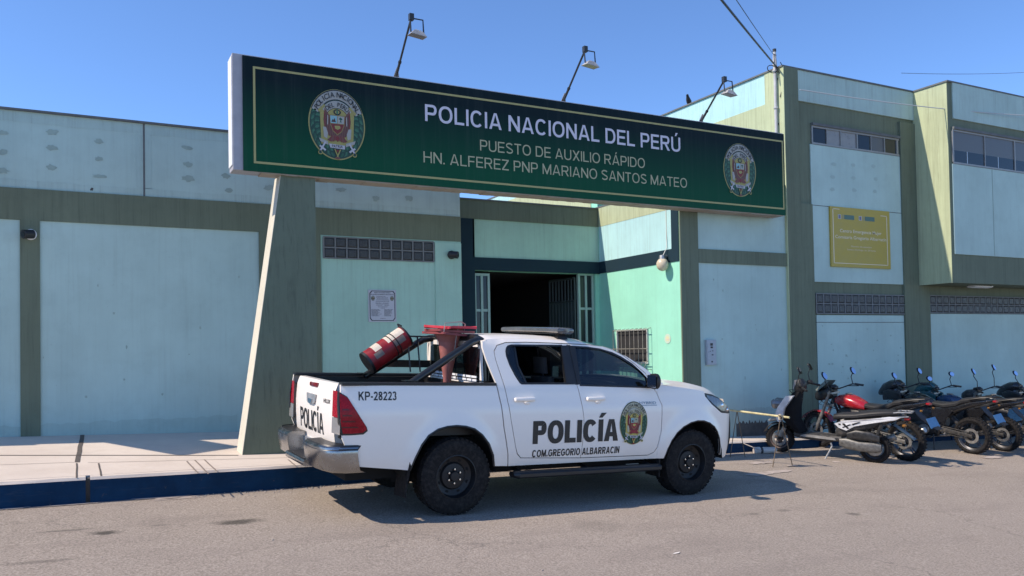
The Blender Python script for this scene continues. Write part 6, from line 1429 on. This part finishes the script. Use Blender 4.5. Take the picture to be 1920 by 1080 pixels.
w.build('headlight', [plain('grey_lamp', (.22, .22, .22), .2, .4, var=.3)], sc_)
w = MB(); w.loft([(.92, WB-.27, 0, .05, .06, 3), (1.02, WB-.29, 0, .085, .10, 3), (1.12, WB-.30, 0, .07, .085, 3), (1.18, WB-.29, 0, .03, .06, 3)], 14, 0, 'z')
w.tube([(WB-.46, .36, 1.04), (WB-.36, .24, 1.08), (WB-.30, .08, 1.05), (WB-.30, -.08, 1.05), (WB-.36, -.24, 1.08), (WB-.46, -.36, 1.04)], .013, 8)
for y in (-1, 1): w.tube([(WB-.47, y*.37, 1.035), (WB-.38, y*.27, 1.075)], .02, 8); w.ell((WB-.36, y*.25, 1.10), (.05, .05, .04), 10)
w.tube([(WB-.24, .02, 1.0), (WB-.14, .04, .98), (WB-.20, .02, .9)], .008, 6); w.build('handlebar', BLK, sc_)
w = MB(); w.loft([(1.00, WB-.22, 0, .03, .07, 3), (1.16, WB-.24, 0, .03, .08, 3)], 12, 0, 'z'); w.build('instrument_panel', plain('grey_cowl', (.25, .25, .25), .4, var=.2), sc_)
for y in (-1, 1): mirror(sc_, (WB-.36, y*.25, 1.11), (WB-.36, y*.29, 1.36), y, (.04, .065))
# floorboard, side skirts
w = MB(); w.loft([(.42, 0, .36, .13, .05, 4), (.60, 0, .34, .15, .055, 4), (.95, 0, .345, .16, .05, 4), (1.06, 0, .38, .15, .06, 4)], 16, 0); w.build('footboard', DSTBLK, sc_)
w = MB()
for sd in (-1, 1): w.prism([(.48, .335), (.98, .35), (.92, .385), (.66, .385), (.50, .365)], lambda u, v, d: (u, sd*(.158+d), v), 0, .012, 0)
w.build('side_skirt', plain('silver_dusty_plastic', (.28, .27, .25), .5, var=.3), sc_, bevel=.004)
# rear body
w = MB(); w.loft([(-.38, 0, .80, .06, .03, 3), (-.25, 0, .77, .10, .06, 3), (0, 0, .68, .145, .10, 3), (.22, 0, .60, .16, .14, 3), (.40, 0, .52, .15, .15, 3), (.50, 0, .44, .12, .08, 3)], 18, 0); w.build('rear_body', DSTBLK, sc_)
w = MB()
for sd in (-1, 1): w.prism([(.50, .62), (.44, .555), (.34, .52), (.24, .60), (.05, .665), (-.28, .755), (-.34, .80), (-.20, .80), (.10, .725), (.38, .685)], lambda u, v, d: (u, sd*(.135+.03*sm((u+.3)/.5)+d), v), 0, .016, 0)
w.build('side_panel', WHP, sc_, bevel=.005)
w = MB()
for sd in (-1, 1):
    for P in ([(.40, .63), (.37, .64), (.30, .56), (.33, .55)], [(.30, .63), (.27, .625), (.38, .56), (.40, .57)], [(.27, .64), (.16, .69), (.17, .67), (.26, .615)], [(.45, .625), (.42, .63), (.41, .60), (.44, .605)]): w.prism(P, lambda u, v, d: (u, sd*(.135+.03*sm((u+.3)/.5)+.0165+d), v), 0, .002, 0)
w.build('graphic', BLK, sc_)
w = MB(); w.loft([(-.30, 0, .845, .09, .03, 3), (-.20, 0, .85, .13, .045, 3), (.05, 0, .805, .15, .055, 3), (.25, 0, .755, .15, .05, 3), (.45, 0, .73, .13, .05, 3), (.54, 0, .70, .08, .045, 3)], 18, 0); w.build('seat', SEAT, sc_)
w = MB()
for y in (-.10, .10): w.tube([(-.10, y, .82), (-.30, y, .875), (-.46, y*.8, .88)], .012, 6)
for x in (-.30, -.38, -.46): w.tube([(x, -.09, .88), (x, .09, .88)], .010, 6)
w.tube([(-.1, .12, .77), (-.34, .10, .80), (-.42, .06, .81)], .012, 6); w.build('luggage_rack', ALLOY, sc_)
w = MB(); w.loft([(-.43, 0, .77, .06, .025, 3), (-.37, 0, .775, .08, .035, 3)], 12, 0); w.build('tail_light', SIGR, sc_)
for sd in (-1, 1): w = MB(); w.tube([(-.36, sd*.06, .69), (-.38, sd*.15, .68)], .01, 6, 1); w.ell((-.39, sd*.17, .68), (.03, .035, .026), 10, 0); w.build('turn_signal', [AMB, BLK], sc_)
w = MB(); w.grid([[(-.24-.26*s, y, .66-.22*s) for y in (-.08, 0, .08)] for s in (0, .5, 1)], 0, False); w.grid([[(-.23-.26*s, y, .655-.22*s) for y in (-.08, 0, .08)] for s in (0, .5, 1)], 0, False, True); w.build('rear_fender', plain('blue_grey_plastic', (.10, .14, .17), .5, var=.2), sc_)
# engine, CVT cover, air box
w = MB(); w.loft([(-.10, .13, .27, .03, .06, 3), (0, .14, .27, .045, .085, 3), (.18, .14, .27, .05, .08, 3), (.34, .14, .30, .05, .09, 3), (.44, .13, .31, .03, .06, 3)], 16, 0); w.build('transmission_cover', plain('scuffed_alloy', (.15, .147, .138), .5, .5, var=.4, vs=25), sc_)
w = MB(); w.loft([(-.08, .14, .42, .03, .05, 4), (.02, .145, .45, .045, .075, 4), (.22, .145, .46, .05, .08, 4), (.34, .14, .43, .03, .05, 4)], 14, 0)
w.loft([(.10, 0, .34, .10, .10, 3), (.30, 0, .36, .12, .12, 3), (.46, 0, .34, .09, .09, 3)], 14, 0); w.tube([(.02, .12, .28), (-.05, .13, .5), (-.10, .12, .68)], .022, 8); w.build('engine', ENG, sc_)
w = MB(); w.tube([(.30, -.12, .22), (.18, -.16, .25), (.10, -.17, .28), (-.22, -.18, .42)], [.02, .03, .055, .055], 12); w.build('exhaust', ALLOY, sc_)
w = MB(); w.tube([(.56, .12, .28), (.54, .13, .22), (.62, .27, -.02)], [.016, .014, .011], 8); w.box(.60, .65, .25, .29, -.03, -.022, 0); w.build('kickstand', ALLOY, sc_); lengthen(sc_, 1.2, WB)
for c_ in sc_.children:
    nm = c_.name.split('.')[0]
    if nm in ('handlebar', 'instrument_panel', 'mirror'): c_.location.z += .13
    elif nm == 'leg_shield':
        for v in c_.data.vertices: v.co.z = .38+(v.co.z-.38)*1.24; v.co.x = 1.20+(v.co.x-1.20)*1.25
    elif nm in ('front_panel', 'headlight'): 
        for v in c_.data.vertices: v.co.z = .5+(v.co.z-.5)*1.16+.02; v.co.y *= 1.15
        c_.location.x += .015

# ================================================================== barrier in front of the scooter
def gpt(px, py): p = atG(px, py); return Vector((p[0], p[1], gz(p[0], p[1])))
f1, f2, f3, f4 = gpt(1369, 857), gpt(1397, 857), gpt(1449, 876), gpt(1486, 874)
def above(g, px, py):
    d = Vector(ray(px, py)); k = math.hypot(g.x, g.y)/math.hypot(d.x, d.y); return d*k
ma, mb_ = (f1+f2)/2, (f3+f4)/2
t1, t2 = above(ma, 1370, 769), above(mb_, 1480, 783)
br = empty('barrier', tuple(ma), 'low makeshift barrier of a yellow pole on thin wire legs in front of the scooter', 'barrier')
w = MB(); w.tube([t1, t2], .016, 10, 0); n = 9
at_base(br, 'pole', w, plain('worn_yellow_paint', (.52, .46, .25), .6, var=.3))
a1, a2 = above(ma, 1382, 772), above(mb_, 1464, 781)
w = MB(); 
WIRE = plain('rusty_wire', (.16, .12, .08), .7, .3, var=.4)
for T, ft in ((a1, f1), (a1, f2), (a2, f3), (a2, f4)): w = MB(); w.tube([T+Vector((0, 0, .02)), ft], .0075, 6); at_base(br, 'leg', w, WIRE)
w = MB(); w.tube([f3.lerp(a2, .27), f4.lerp(a2, .27)], .007, 6); at_base(br, 'crossbar', w, WIRE)
w = MB()
for k in range(5): w.tube([a2+Vector((-.03+.012*k, -.03, .03-.01*k)), a2+Vector((-.02+.012*k, .03, .02)), a2+Vector((-.03+.015*k, 0, -.05))], .012, 6)
at_base(br, 'rope_knot', w, plain('dirty_cord', (.48, .42, .30), .9, var=.2))
b0_ = gpt(1430, 850)
w = MB(); ax2 = Vector((.95, -.30, 0)).normalized(); c = b0_+Vector((-.13, .04, .05))
w.tube([c-ax2*.02, c, c+ax2*.08, c+ax2*.085], [.045, .06, .062, .05], 14, 0); w.tube([c+ax2*.085, c+ax2*.13], .05, 14, 1); w.tube([c+ax2*.13, c+ax2*.16, c+ax2*.34, c+ax2*.38], [.05, .055, .05, .03], 14, 0)
tag(w.build('plastic_bottle', [plain('dusty_white_plastic', (.52, .48, .44), .5, var=.15), plain('dark_band', (.06, .05, .05), .6)], origin=b0_), 'dusty white plastic bottle lying on the ground by the barrier', 'bottle')
w = MB(); q0, q1 = gpt(1385, 846), gpt(1428, 852); w.tube([above(q0, 1386, 828), q1+Vector((0, 0, .06))], .007, 6)
tag(w.build('stick', plain('pale_stick', (.42, .38, .33), .8), origin=q1), 'thin pale stick leaning low beside the white bottle', 'stick')
# loose straw or twig and litter on the asphalt
for k, (px, py, l, an, c, lab) in enumerate(((1268, 1038, .16, .5, (.75, .70, .64), 'small pale paper scrap on the road in front of the pickup shadow'),)):
    p = gpt(px, py); w = MB(); w.add([(p.x-.05, p.y-.01, p.z+.004), (p.x+.01, p.y-.02, p.z+.008), (p.x+.06, p.y+.02, p.z+.005), (p.x, p.y+.015, p.z+.006)], [(0, 1, 2), (0, 2, 3)])
    tag(w.build('paper_scrap', plain('paper', c, .8), origin=p), lab, 'litter')
